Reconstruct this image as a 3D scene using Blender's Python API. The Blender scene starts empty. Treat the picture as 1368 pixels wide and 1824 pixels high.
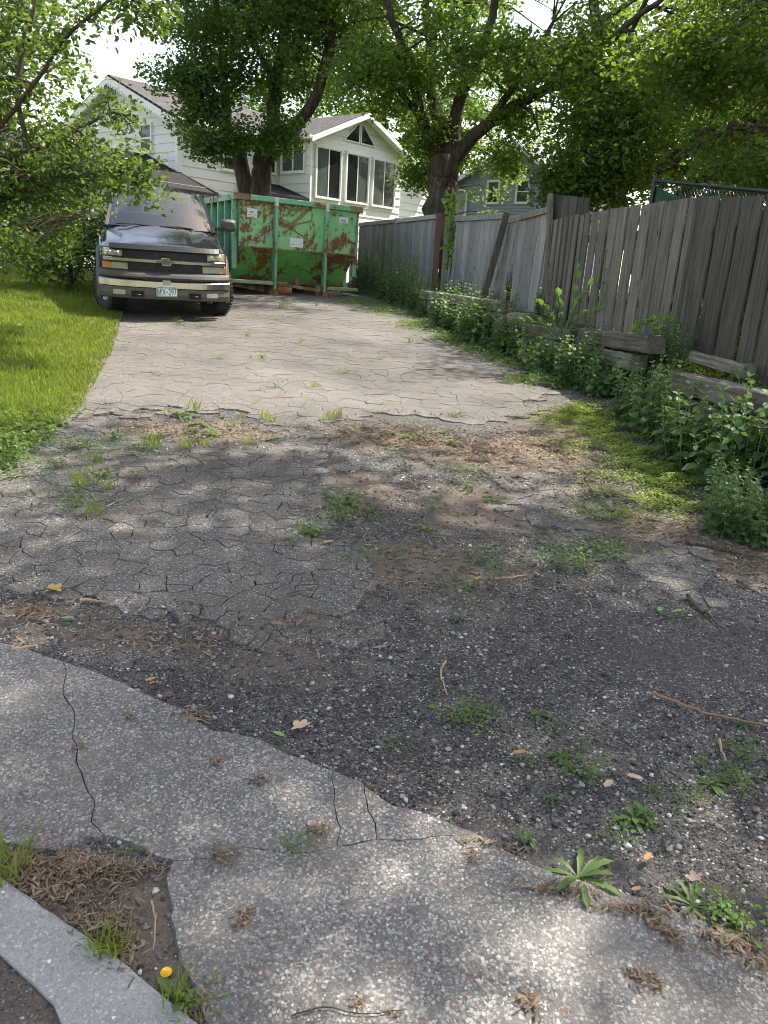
import bpy, math, random
import numpy as np
from mathutils import Vector, Matrix, noise as mnoise

R = math.radians
rng = np.random.default_rng(11)
random.seed(5)
SC = bpy.context.scene
COL = SC.collection

# ------------------------------------------------------------------ camera
CAM_Z, PITCH, ROLL, FPX = 1.6, R(17.3), R(3.5), 1370.0
cam_d = bpy.data.cameras.new('camera')
cam = bpy.data.objects.new('camera', cam_d)
COL.objects.link(cam)
cam_d.sensor_fit = 'HORIZONTAL'
cam_d.sensor_width = 36.0
cam_d.lens = 36.0 * FPX / 1368.0
cam_d.clip_start, cam_d.clip_end = 0.05, 2000
CM = Matrix.Rotation(math.pi / 2 - PITCH, 4, 'X') @ Matrix.Rotation(ROLL, 4, 'Z')
cam.matrix_world = Matrix.Translation((0, 0, CAM_Z)) @ CM
SC.camera = cam

# ------------------------------------------------------------------ sky, sun, exposure
SUN_AZ, SUN_EL = R(62), R(57)            # azimuth measured from +Y towards +X
w = bpy.data.worlds.new('World'); SC.world = w; w.use_nodes = True
wn = w.node_tree; wn.nodes.clear()
sky = wn.nodes.new('ShaderNodeTexSky'); sky.sky_type = 'NISHITA'; sky.sun_disc = False
sky.sun_elevation = SUN_EL; sky.sun_rotation = SUN_AZ
sky.air_density, sky.dust_density, sky.ozone_density = 1.0, 1.0, 1.0
bg = wn.nodes.new('ShaderNodeBackground'); bg.inputs[1].default_value = 0.15
wo = wn.nodes.new('ShaderNodeOutputWorld')
wb = wn.nodes.new('ShaderNodeMix'); wb.data_type = 'RGBA'; wb.blend_type = 'MULTIPLY'; wb.inputs[0].default_value = 1.0; wb.inputs[7].default_value = (1.23, 1.0, 0.765, 1)   # the camera's daylight white balance
wn.links.new(sky.outputs[0], wb.inputs[6]); wn.links.new(wb.outputs[2], bg.inputs[0]); wn.links.new(bg.outputs[0], wo.inputs[0])
sd = bpy.data.lights.new('sun', 'SUN'); sd.energy = 3.7; sd.angle = R(0.55); sd.color = (1.0, 0.94, 0.84)
sun = bpy.data.objects.new('sun', sd); COL.objects.link(sun)
tosun = Vector((math.sin(SUN_AZ) * math.cos(SUN_EL), math.cos(SUN_AZ) * math.cos(SUN_EL), math.sin(SUN_EL)))
sun.rotation_euler = tosun.to_track_quat('Z', 'Y').to_euler(); sun.location = (12, 8, 20)
SC.view_settings.view_transform = 'Standard'; SC.view_settings.look = 'None'
SC.view_settings.exposure = 1.74; SC.view_settings.gamma = 1.0
SC.view_settings.use_curve_mapping = False
SC.render.engine = 'CYCLES'
SC.cycles.use_denoising = True
SC.cycles.filter_width = 1.0
SC.cycles.use_adaptive_sampling = True; SC.cycles.adaptive_threshold = 0.02
SC.cycles.max_bounces = 6; SC.cycles.diffuse_bounces = 3; SC.cycles.glossy_bounces = 3
SC.cycles.transmission_bounces = 4; SC.cycles.transparent_max_bounces = 8
SC.cycles.caustics_reflective = False; SC.cycles.caustics_refractive = False
SC.cycles.sample_clamp_indirect = 6

# ------------------------------------------------------------------ terrain height and survey helpers
def G(x, y):
    """height of the drive plane: climbs away from the street, levels off by the house"""
    y = np.asarray(y, float)
    a = np.clip(y, -0.5, 13.0) * 0.068
    t = np.clip(y - 13.0, 0, 6.0)
    b = t * 0.068 - t * t * (0.056 / 12.0)
    c = np.clip(y - 19.0, 0, 60) * 0.012
    return a + b + c
def g(x, y): return float(G(x, y))
CM3 = CM.to_3x3()
def ray(px, py): return CM3 @ Vector(((px - 684) / FPX, -(py - 912) / FPX, -1.0))
def gp(px, py, dz=0.0):
    """survey: where the sight line through a photo point meets the drive plane raised by dz"""
    d = ray(px, py); lo, hi = 0.3, 80.0
    for _ in range(50):
        m = (lo + hi) / 2
        if CAM_Z + m * d.z - g(0, m * d.y) - dz > 0: lo = m
        else: hi = m
    return Vector((lo * d.x, lo * d.y, g(0, lo * d.y) + dz))
def at(px, py, Y):
    d = ray(px, py); t = Y / d.y
    return Vector((t * d.x, Y, CAM_Z + t * d.z))

# ------------------------------------------------------------------ object helpers
def link(o, parent=None):
    COL.objects.link(o)
    if parent is not None: o.parent = parent
    return o
def tag(o, label=None, cat=None, group=None, kind=None):
    if label: o['label'] = label
    if cat: o['category'] = cat
    if group: o['group'] = group
    if kind: o['kind'] = kind
    return o
def empty(name, loc=(0, 0, 0), rot=(0, 0, 0), scale=1.0):
    o = bpy.data.objects.new(name, None); o.empty_display_size = 0.2
    o.location = loc; o.rotation_euler = rot; o.scale = (scale,) * 3
    return link(o)
def setmat(me, mats):
    for m in (mats if isinstance(mats, (list, tuple)) else [mats]): me.materials.append(m)
class MB:
    """collects vertices and faces of one mesh"""
    def __init__(s): s.v = []; s.f = []; s.sm = []; s.mi = []
    def add(s, vs, fs, smooth=False, mi=0):
        o = len(s.v); s.v += [tuple(p) for p in vs]
        for f in fs: s.f.append(tuple(i + o for i in f)); s.sm.append(smooth); s.mi.append(mi)
        return s
    def box(s, x0, x1, y0, y1, z0, z1, M=None, mi=0):
        vs = [Vector(p) for p in ((x0,y0,z0),(x1,y0,z0),(x1,y1,z0),(x0,y1,z0),(x0,y0,z1),(x1,y0,z1),(x1,y1,z1),(x0,y1,z1))]
        if M is not None: vs = [M @ p for p in vs]
        return s.add(vs, [(0,3,2,1),(4,5,6,7),(0,1,5,4),(1,2,6,5),(2,3,7,6),(3,0,4,7)], False, mi)
    def bar(s, a, b, wx, wz, up=(0, 0, 1), mi=0):
        a, b = Vector(a), Vector(b); d = (b - a); L = d.length; d.normalize()
        up = Vector(up); sx = d.cross(up)
        if sx.length < 1e-4: sx = d.cross(Vector((1, 0, 0)))
        sx.normalize(); u = sx.cross(d)
        vs = []
        for p in (a, b):
            for q, r in ((-1, -1), (1, -1), (1, 1), (-1, 1)): vs.append(p + sx * wx / 2 * q + u * wz / 2 * r)
        return s.add(vs, [(0,1,2,3),(7,6,5,4),(0,4,5,1),(1,5,6,2),(2,6,7,3),(3,7,4,0)], False, mi)
    def tube(s, pts, rad, n=8, cap=True, smooth=True, mi=0):
        pts = [Vector(p) for p in pts]; k = len(pts)
        if not hasattr(rad, '__len__'): rad = [rad] * k
        vs = []; ref = None
        for i in range(k):
            d = (pts[min(i + 1, k - 1)] - pts[max(i - 1, 0)])
            if d.length < 1e-6: d = Vector((0, 0, 1))
            d.normalize()
            if ref is None:
                ref = d.orthogonal().normalized()
            ref = (ref - d * ref.dot(d))
            if ref.length < 1e-4: ref = d.orthogonal()
            ref.normalize(); b = d.cross(ref)
            for j in range(n):
                a = 2 * math.pi * j / n
                vs.append(pts[i] + (ref * math.cos(a) + b * math.sin(a)) * rad[i])
        fs = [(i*n+j, i*n+(j+1) % n, (i+1)*n+(j+1) % n, (i+1)*n+j) for i in range(k-1) for j in range(n)]
        s.add(vs, fs, smooth, mi)
        if cap:
            s.add(vs[:n], [tuple(range(n))[::-1]], False, mi); s.add(vs[-n:], [tuple(range(n))], False, mi)
        return s
    def lathe(s, prof, n=24, M=None, smooth=True, mi=0):
        """profile of (radius, height) turned round the local x axis"""
        vs = []
        for r, h in prof:
            for j in range(n):
                a = 2 * math.pi * j / n; p = Vector((h, r * math.cos(a), r * math.sin(a)))
                vs.append(M @ p if M is not None else p)
        k = len(prof)
        return s.add(vs, [(i*n+j, i*n+(j+1) % n, (i+1)*n+(j+1) % n, (i+1)*n+j) for i in range(k-1) for j in range(n)], smooth, mi)
    def prism(s, poly, h0, h1, M=None, mi=0):
        """polygon in (u, v) pushed along the third axis"""
        n = len(poly); vs = [Vector((p[0], p[1], h0)) for p in poly] + [Vector((p[0], p[1], h1)) for p in poly]
        if M is not None: vs = [M @ p for p in vs]
        fs = [tuple(range(n))[::-1], tuple(range(n, 2 * n))] + [(i, (i+1) % n, n+(i+1) % n, n+i) for i in range(n)]
        return s.add(vs, fs, False, mi)
    def loft(s, secs, close=False, smooth=True, cap=False, mi=0):
        n = len(secs[0]); vs = [p for sec in secs for p in sec]
        m = n if close else n - 1
        fs = [(i*n+j, i*n+(j+1) % n, (i+1)*n+(j+1) % n, (i+1)*n+j) for i in range(len(secs)-1) for j in range(m)]
        s.add(vs, fs, smooth, mi)
        if cap: s.add(secs[0], [tuple(range(n))[::-1]], False, mi); s.add(secs[-1], [tuple(range(n))], False, mi)
        return s
    def mesh(s, name, mats):
        me = bpy.data.meshes.new(name); me.from_pydata(s.v, [], s.f); setmat(me, mats)
        me.polygons.foreach_set('use_smooth', s.sm); me.polygons.foreach_set('material_index', s.mi)
        me.update(); return me
    def build(s, name, mats, parent=None, bevel=0.0, seg=1):
        o = bpy.data.objects.new(name, s.mesh(name, mats)); link(o, parent)
        if bevel:
            b = o.modifiers.new('bevel', 'BEVEL'); b.width = bevel; b.segments = seg; b.limit_method = 'ANGLE'; b.angle_limit = R(40)
        return o
def np_mesh(name, V, F, mats, smooth=False):
    V = np.asarray(V, np.float32).reshape(-1, 3); F = np.asarray(F, np.int32); k = F.shape[1]
    me = bpy.data.meshes.new(name); me.vertices.add(len(V)); me.vertices.foreach_set('co', V.ravel())
    me.loops.add(F.size); me.loops.foreach_set('vertex_index', F.ravel())
    me.polygons.add(len(F)); me.polygons.foreach_set('loop_start', np.arange(0, F.size, k, dtype=np.int32))
    me.update(calc_edges=True)
    if smooth: me.polygons.foreach_set('use_smooth', np.ones(len(F), bool))
    setmat(me, mats); return me
def np_obj(name, V, F, mats, parent=None, smooth=False):
    return link(bpy.data.objects.new(name, np_mesh(name, V, F, mats, smooth)), parent)
def copy_tree(o, parent=None):
    c = o.copy(); link(c); c.parent = parent
    if parent is not None: c.matrix_parent_inverse = o.matrix_parent_inverse.copy()
    for ch in o.children: copy_tree(ch, c)
    return c
def in_poly(x, y, poly):
    x = np.asarray(x, float); y = np.asarray(y, float); r = np.zeros(x.shape, bool); n = len(poly)
    for i in range(n):
        x0, y0 = poly[i][0], poly[i][1]; x1, y1 = poly[(i+1) % n][0], poly[(i+1) % n][1]
        if y0 == y1: continue
        c = ((y0 > y) != (y1 > y)) & (x < (x1 - x0) * (y - y0) / (y1 - y0) + x0)
        r ^= c
    return r
def wob(x, y, s=1.0, seed=0.0):
    """cheap smooth noise, -1..1, vectorised"""
    x = np.asarray(x, float) * s + seed; y = np.asarray(y, float) * s - seed * 1.7
    return (np.sin(x*1.7+1.3*np.sin(y*1.1+seed)) + np.sin(y*2.3+1.7*np.sin(x*.9)) + .6*np.sin(3.1*x+2.7*y+seed) + .5*np.sin(5.3*y-4.1*x)) / 3.1

# ------------------------------------------------------------------ materials
def NM(name):
    m = bpy.data.materials.new(name); m.use_nodes = True; nt = m.node_tree; nt.nodes.clear()
    return m, nt
def N(nt, typ, ins=None, **attr):
    n = nt.nodes.new('ShaderNode' + typ)
    for k, v in attr.items(): setattr(n, k, v)
    for k, v in (ins or {}).items():
        sk = n.inputs[k]
        if isinstance(v, bpy.types.NodeSocket): nt.links.new(v, sk)
        else: sk.default_value = v
    return n
def c4(c): return (c[0], c[1], c[2], 1.0)
def ramp(nt, fac, stops, interp='LINEAR'):
    n = N(nt, 'ValToRGB', {0: fac}); e = n.color_ramp; e.interpolation = interp
    while len(e.elements) < len(stops): e.elements.new(0.5)
    for el, (p, c) in zip(e.elements, stops):
        el.position = p; el.color = c4(c) if hasattr(c, '__len__') else (c, c, c, 1)
    return n.outputs[0]
def mixc(nt, fac, a, b, blend='MIX'):
    n = N(nt, 'Mix', None, data_type='RGBA', blend_type=blend)
    for i, v in ((0, fac), (6, a), (7, b)):
        if isinstance(v, bpy.types.NodeSocket): nt.links.new(v, n.inputs[i])
        else: n.inputs[i].default_value = v if i == 0 else c4(v)
    return n.outputs[2]
def math_(nt, op, a, b=0.0, clamp=False):
    n = N(nt, 'Math', {0: a, 1: b}, operation=op); n.use_clamp = clamp; return n.outputs[0]
def coords(nt, scale=(1, 1, 1), rand=False, kind='Object'):
    v = N(nt, 'TexCoord').outputs[kind]
    if rand:
        r = N(nt, 'ObjectInfo').outputs['Random']
        o = N(nt, 'CombineXYZ', {0: math_(nt, 'MULTIPLY', r, 37.0), 1: math_(nt, 'MULTIPLY', r, 91.0), 2: math_(nt, 'MULTIPLY', r, 53.0)}).outputs[0]
        v = N(nt, 'VectorMath', {0: v, 1: o}, operation='ADD').outputs[0]
    return N(nt, 'Mapping', {0: v, 3: scale}).outputs[0]
def noise_(nt, vec, scale, detail=4.0, rough=0.55, out=0, dist=0.0):
    return N(nt, 'TexNoise', {'Vector': vec, 'Scale': scale, 'Detail': detail, 'Roughness': rough, 'Distortion': dist}).outputs[out]
def finish(nt, color, rough=0.6, metal=0.0, bump=None, bstr=0.3, bdist=0.01, coat=0.0, spec=0.5):
    b = N(nt, 'BsdfPrincipled')
    for k, v in (('Base Color', color), ('Roughness', rough), ('Metallic', metal), ('Coat Weight', coat), ('Specular IOR Level', spec)):
        if isinstance(v, bpy.types.NodeSocket): nt.links.new(v, b.inputs[k])
        else: b.inputs[k].default_value = c4(v) if k == 'Base Color' else v
    b.inputs['Coat Roughness'].default_value = 0.06
    if bump is not None:
        bn = N(nt, 'Bump', {'Height': bump, 'Strength': bstr, 'Distance': bdist}); nt.links.new(bn.outputs[0], b.inputs['Normal'])
    o = N(nt, 'OutputMaterial'); nt.links.new(b.outputs[0], o.inputs[0]); return b
def plain(name, col, rough=0.6, metal=0.0, var=0.12, vs=8.0, coat=0.0, bump=0.0, spec=0.5):
    m, nt = NM(name); v = coords(nt)
    n = noise_(nt, v, vs, 5)
    c = mixc(nt, n, [x * (1 - var) for x in col], [min(1, x * (1 + var)) for x in col])
    r = math_(nt, 'ADD', math_(nt, 'MULTIPLY', n, 0.15), rough - 0.07)
    finish(nt, c, r, metal, n if bump else None, bump, 0.01, coat, spec); return m

def aggregate(name, scale, stones, binder, cover=0.12, big=None, tint=None, dirt=None, bstr=0.6, dirt_attr=False, tone=(0.75, 1.2), speck=0.0):
    """crushed stone set in tar or cement: one random stone colour per cell, binder between"""
    m, nt = NM(name); v0 = coords(nt)
    wv = N(nt, 'TexNoise', {'Vector': v0, 'Scale': scale * .9, 'Detail': 3.0}).outputs[1]
    v = N(nt, 'VectorMath', {0: v0, 1: N(nt, 'VectorMath', {0: wv, 3: 1.0 / scale}, operation='SCALE').outputs[0]}, operation='ADD').outputs[0]
    vor = N(nt, 'TexVoronoi', {'Vector': v, 'Scale': scale})
    r = N(nt, 'SeparateColor', {0: vor.outputs['Color']}).outputs
    c = ramp(nt, r[0], stones, 'CONSTANT')
    mott = noise_(nt, v0, scale * 4.0, 2, 0.7)
    c = mixc(nt, 1.0, c, ramp(nt, mott, [(0.3, 0.7), (0.7, 1.25)]), 'MULTIPLY')
    rad = math_(nt, 'ADD', math_(nt, 'MULTIPLY', r[2], 0.34), 0.52 - cover * 1.6)
    em = N(nt, 'MapRange', {0: vor.outputs['Distance'], 1: math_(nt, 'ADD', rad, 0.07), 2: math_(nt, 'SUBTRACT', rad, 0.07)}).outputs[0]
    fine = noise_(nt, v0, scale * 3.0, 3, 0.7)
    vf = N(nt, 'TexVoronoi', {'Vector': v0, 'Scale': scale * 2.7}); rf_ = N(nt, 'SeparateColor', {0: vf.outputs['Color']}).outputs[0]
    bcol = mixc(nt, fine, [x * .55 for x in binder], [x * 1.5 for x in binder])
    bcol = mixc(nt, ramp(nt, vf.outputs['Distance'], [(0.2, 0.75), (0.5, 0.0)]), bcol, ramp(nt, rf_, [(0, binder), (0.4, [x * 2.0 for x in binder]), (0.7, [min(.5, x * 3.6) for x in binder]), (0.88, [min(.62, x * 6.5) for x in binder])], 'CONSTANT'))
    c = mixc(nt, em, bcol, c)
    h = math_(nt, 'MULTIPLY', em, math_(nt, 'ADD', r[1], .5))
    if big:
        vb = N(nt, 'TexVoronoi', {'Vector': v, 'Scale': scale * big[0]}); rb = N(nt, 'SeparateColor', {0: vb.outputs['Color']}).outputs
        mk = math_(nt, 'MULTIPLY', math_(nt, 'GREATER_THAN', rb[0], big[1]), math_(nt, 'LESS_THAN', vb.outputs['Distance'], 0.33))
        c = mixc(nt, mk, c, ramp(nt, rb[1], big[2], 'CONSTANT'))
    ln = noise_(nt, v0, 0.9, 5, 0.6)
    isl = N(nt, 'NewGeometry').outputs['Random Per Island']
    c = mixc(nt, 1.0, c, ramp(nt, isl, [(0.0, 0.95), (1.0, 1.05)]), 'MULTIPLY')
    c = mixc(nt, 1.0, c, ramp(nt, ln, [(0.3, tone[0]), (0.7, tone[1])]), 'MULTIPLY')
    if tint: c = mixc(nt, ramp(nt, noise_(nt, v0, 2.3, 6, 0.65), [(0.48, 0.0), (0.66, tint[1])]), c, tint[0])
    if dirt: c = mixc(nt, ramp(nt, noise_(nt, v0, 6.0, 7, 0.7), [(0.5, 0.0), (0.62, dirt[1])]), c, dirt[0])
    if dirt_attr:
        a = N(nt, 'Attribute', None, attribute_name='dirt').outputs['Fac']
        br = mixc(nt, noise_(nt, v0, 55, 5, 0.7), (0.07, 0.054, 0.041), (0.22, 0.178, 0.138))
        k = N(nt, 'MapRange', {0: math_(nt, 'ADD', a, math_(nt, 'MULTIPLY', math_(nt, 'SUBTRACT', noise_(nt, v0, 14, 6, 0.7), .5), 1.1)), 1: .35, 2: .75}).outputs[0]
        c = mixc(nt, k, c, br)
        sm = N(nt, 'Attribute', None, attribute_name='tar').outputs['Fac']
        tc = mixc(nt, noise_(nt, v0, 190, 3, .8), (0.02, 0.019, 0.018), (0.1, 0.094, 0.085))
        c = mixc(nt, N(nt, 'MapRange', {0: math_(nt, 'ADD', sm, math_(nt, 'MULTIPLY', math_(nt, 'SUBTRACT', noise_(nt, v0, 9, 6, .7), .5), 1.6)), 1: .55, 2: 1.3}).outputs[0], c, tc)
    finish(nt, c, 0.88, 0, math_(nt, 'ADD', h, math_(nt, 'MULTIPLY', fine, .5)), bstr, 0.6 / scale, spec=0.25)
    return m

GREYS = [(0.0, (0.15, 0.144, 0.136)), (0.24, (0.32, 0.307, 0.288)), (0.36, (0.22, 0.21, 0.198)), (0.52, (0.095, 0.093, 0.09)), (0.66, (0.28, 0.265, 0.245)), (0.82, (0.43, 0.413, 0.385)), (0.88, (0.24, 0.21, 0.185)), (0.96, (0.2, 0.12, 0.095))]
OLDS = [(0.0, (0.125, 0.117, 0.107)), (0.3, (0.21, 0.196, 0.178)), (0.5, (0.085, 0.081, 0.076)), (0.64, (0.17, 0.158, 0.143)), (0.88, (0.36, 0.34, 0.31)), (0.96, (0.2, 0.145, 0.115))]
DARKS = [(0.0, (0.03, 0.03, 0.032)), (0.3, (0.07, 0.068, 0.068)), (0.52, (0.018, 0.018, 0.02)), (0.66, (0.12, 0.115, 0.11)), (0.8, (0.2, 0.19, 0.178)), (0.9, (0.12, 0.09, 0.07)), (0.965, (0.42, 0.41, 0.38))]
m_apron = aggregate('apron_asphalt', 135, GREYS, (0.115, 0.11, 0.103), 0.08, (0.5, 0.9, [(0, (0.38, 0.36, 0.33)), (0.3, (0.19, 0.13, 0.11)), (0.55, (0.1, 0.1, 0.1)), (0.8, (0.45, 0.43, 0.4))]), tint=((0.25, 0.225, 0.2), 0.35), dirt=((0.15, 0.125, 0.1), 0.3), tone=(0.68, 1.22))
m_old = aggregate('old_asphalt', 130, OLDS, (0.074, 0.07, 0.064), 0.09, (0.5, 0.93, [(0, (0.38, 0.36, 0.33)), (0.5, (0.12, 0.11, 0.105))]), tint=((0.19, 0.16, 0.132), 0.14), dirt=((0.14, 0.105, 0.075), 0.22), tone=(0.62, 1.3))
m_bed = aggregate('tar_gravel', 135, DARKS, (0.07, 0.063, 0.055), 0.07, (0.5, 0.92, [(0, (0.3, 0.285, 0.26)), (0.3, (0.2, 0.185, 0.165)), (0.7, (0.1, 0.098, 0.1))]), dirt_attr=True, tone=(0.7, 1.25))
m_gutter = aggregate('gutter_concrete', 150, [(0, (0.26, 0.255, 0.245)), (0.4, (0.31, 0.302, 0.29)), (0.75, (0.21, 0.206, 0.2)), (0.9, (0.4, 0.39, 0.375))], (0.22, 0.216, 0.208), 0.12, (0.5, 0.9, [(0, (0.2, 0.2, 0.21)), (0.5, (0.6, 0.59, 0.57))]), tone=(0.9, 1.1), bstr=0.3)
m_street = aggregate('street_tar', 110, DARKS, (0.06, 0.052, 0.045), 0.2, tint=((0.14, 0.11, 0.085), 0.6), tone=(0.8, 1.2))

def leafmat(name, dark, light, trans, tfrac=0.4, rough=0.5, ns=0.8):
    m, nt = NM(name)
    r = N(nt, 'NewGeometry').outputs['Random Per Island']
    v = coords(nt); n = noise_(nt, v, ns, 3)
    k = math_(nt, 'ADD', math_(nt, 'MULTIPLY', r, .65), math_(nt, 'SUBTRACT', n, .32), True)
    c = mixc(nt, k, dark, light); tcol = mixc(nt, k, [x * .75 for x in trans], trans)
    b = N(nt, 'BsdfPrincipled', {'Base Color': c, 'Roughness': rough, 'Specular IOR Level': 0.35})
    t = N(nt, 'BsdfTranslucent', {0: tcol}); mx = N(nt, 'MixShader', {0: tfrac, 1: b.outputs[0], 2: t.outputs[0]})
    o = N(nt, 'OutputMaterial', {0: mx.outputs[0]}); return m
m_maple = leafmat('maple_leaf', (0.024, 0.054, 0.014), (0.075, 0.14, 0.028), (0.2, 0.33, 0.045), 0.45)
m_maple2 = leafmat('maple_leaf_pale', (0.035, 0.074, 0.015), (0.105, 0.19, 0.032), (0.28, 0.42, 0.05), 0.48)
m_rleaf = leafmat('right_leaf', (0.023, 0.054, 0.011), (0.075, 0.138, 0.022), (0.23, 0.34, 0.03), 0.45)
m_crab = leafmat('crab_leaf', (0.02, 0.046, 0.012), (0.078, 0.132, 0.024), (0.2, 0.3, 0.035), 0.42, 0.4)
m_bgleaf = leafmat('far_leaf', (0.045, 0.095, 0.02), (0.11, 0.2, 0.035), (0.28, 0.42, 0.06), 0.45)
m_weed = leafmat('weed_leaf', (0.045, 0.1, 0.036), (0.12, 0.21, 0.07), (0.24, 0.38, 0.085), 0.33, 0.5, 3)
m_weedp = leafmat('weed_leaf_pale', (0.05, 0.11, 0.03), (0.12, 0.22, 0.06), (0.24, 0.38, 0.07), 0.35, 0.5, 3)
m_small = leafmat('small_weed_leaf', (0.05, 0.1, 0.022), (0.13, 0.21, 0.05), (0.24, 0.36, 0.06), 0.35, 0.5, 3)
m_grass = leafmat('grass_blade', (0.085, 0.125, 0.018), (0.21, 0.265, 0.042), (0.38, 0.47, 0.055), 0.42, 0.5, 1.1)
m_cover = leafmat('ground_cover_leaf', (0.12, 0.17, 0.026), (0.24, 0.31, 0.05), (0.38, 0.48, 0.07), 0.38, 0.55, 2)
m_lime = leafmat('lime_leaf', (0.1, 0.2, 0.03), (0.17, 0.3, 0.05), (0.32, 0.5, 0.07), 0.42, 0.45, 3)
m_stem = plain('green_stem', (0.09, 0.14, 0.05), 0.6)
m_litter = leafmat('dry_litter', (0.05, 0.034, 0.023), (0.32, 0.235, 0.155), (0.2, 0.12, 0.06), 0.1, 0.75, 5)
m_dead = leafmat('dead_leaf', (0.3, 0.17, 0.07), (0.48, 0.33, 0.18), (0.35, 0.2, 0.08), 0.2, 0.7, 4)

def barkmat(name, a, b, sz=5.0):
    m, nt = NM(name); v = coords(nt, (sz, sz, sz * .16))
    n = noise_(nt, v, 2.2, 7, .65, dist=.6); f = noise_(nt, coords(nt), 1.2, 4)
    c = mixc(nt, ramp(nt, n, [(.35, 0.0), (.65, 1.0)]), a, b)
    c = mixc(nt, 1.0, c, ramp(nt, f, [(.3, .75), (.7, 1.25)]), 'MULTIPLY')
    finish(nt, c, .92, 0, n, 0.9, 0.05, spec=.15); return m
m_bark = barkmat('maple_bark', (0.028, 0.022, 0.018), (0.105, 0.085, 0.068))
m_twig = barkmat('twig_bark', (0.06, 0.045, 0.035), (0.2, 0.155, 0.12), 40)

def woodmat(name, a, b, c, sz=(26, 26, 1.1)):
    m, nt = NM(name); v = coords(nt, sz, True)
    n = noise_(nt, v, 1.6, 8, .7, dist=.4); f = noise_(nt, coords(nt, (2, 2, .7), True), 1.5, 4)
    rnd = N(nt, 'ObjectInfo').outputs['Random']
    col = ramp(nt, n, [(.3, a), (.5, b), (.72, c)])
    k = math_(nt, 'ADD', math_(nt, 'MULTIPLY', rnd, .45), math_(nt, 'MULTIPLY', f, .55))
    col = mixc(nt, 1.0, col, ramp(nt, k, [(.15, (.55, .53, .52)), (.85, (1.3, 1.29, 1.28))]), 'MULTIPLY')
    kn = N(nt, 'TexVoronoi', {'Vector': coords(nt, (5, 5, 1.6), True), 'Scale': 1.0}).outputs['Distance']
    col = mixc(nt, ramp(nt, kn, [(.045, .85), (.085, 0.0)]), col, (.03, .024, .02))
    finish(nt, col, .9, 0, n, .7, .006, spec=.15); return m
m_wood = woodmat('weathered_wood', (.072, .06, .05), (.168, .15, .131), (.272, .252, .23))
m_woodp = woodmat('weathered_wood_pale', (.15, .145, .137), (.29, .283, .272), (.42, .415, .405))
m_woodd = woodmat('weathered_wood_shaded', (.035, .03, .026), (.085, .075, .066), (.14, .128, .116))  # darkest wood: shade on the near boards is put into its colour
m_timber = woodmat('timber_wood', (.06, .051, .042), (.17, .153, .132), (.29, .27, .245), (1.1, 22, 22))

# ================================================================== THE SETTING
# ---- far ground: one sheet to the horizon, lying a little below the yard surfaces
def ground_sheet():
    xs = np.concatenate([[-600, -200, -80, -40], np.arange(-24, 25, 3.0), [40, 80, 200, 600]])
    ys = np.concatenate([[-300, -80, -20, -6], np.arange(-2, 60, 2.0), [80, 150, 300, 900]])
    X, Y = np.meshgrid(xs, ys); Z = G(X, Y) - 0.14
    V = np.stack([X, Y, Z], -1).reshape(-1, 3); n = len(xs)
    i = np.arange(len(ys) - 1)[:, None] * n + np.arange(n - 1)[None]
    F = np.stack([i, i + 1, i + n + 1, i + n], -1).reshape(-1, 4)
    return V, F
def soilmat(name, a, b, s=9):
    m, nt = NM(name); v = coords(nt); n = noise_(nt, v, s, 7, .7)
    finish(nt, mixc(nt, n, a, b), .95, 0, n, .6, .02, spec=.1); return m
m_soil = soilmat('dark_soil', (.03, .03, .014), (.085, .09, .035))
m_yard = soilmat('yard_grass', (.05, .065, .025), (.1, .12, .045), 3)
V, F = ground_sheet()
tag(np_obj('ground', V, F, m_yard, smooth=True), kind='structure')

# ---- outlines, surveyed on the drive plane
def PL(pts, dz=0.0): return [gp(x, y, dz) for x, y in pts]
EDGE_L = [(-2.0, 1.2), (-2.3, 2.8), (-2.32, 4.2), (-2.55, 6.2), (-3.15, 8.5), (-3.8, 10.7), (-5.1, 15), (-7.2, 22)]
EDGE_R = [(2.0, 1.2), (2.2, 4.0), (1.75, 5.2), (1.72, 7.0), (1.6, 8.2), (1.2, 10.2), (.3, 12.2), (-1.0, 17), (-2.5, 22)]
def edge_x(E, y): return np.interp(y, [p[1] for p in E], [p[0] for p in E])
drive_poly = [p[:2] for p in PL([(985,695),(870,625),(740,580),(640,527)])] + [(-1.2, 18), (-2.6, 22), (-7.2, 22), (-5.0, 15)] + \
    [p[:2] for p in PL([(172,570),(150,630),(118,690),(80,752),(20,800),(-60,850),(-260,900),(-280,1030),(0,1040),(100,1046),(112,1090),(215,1095),(330,1103),(480,1142),(560,1132),(655,1122),(668,1086),(620,1072),(690,1012),(640,960),(570,930),(592,870),(548,800),(590,752),(700,735),(800,742),(880,752),(960,735)])]
holes = [[p[:2] for p in PL(h)] for h in ([(205,742),(300,730),(430,736),(505,758),(485,792),(330,802),(235,795)],)]
islands = [[p[:2] for p in PL(h)] for h in ([(912,862),(960,838),(1020,842),(1066,890),(1062,935),(962,948),(908,925)], [(1128,958),(1232,968),(1290,1030),(1262,1075),(1188,1058),(1116,1012)])]

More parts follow.
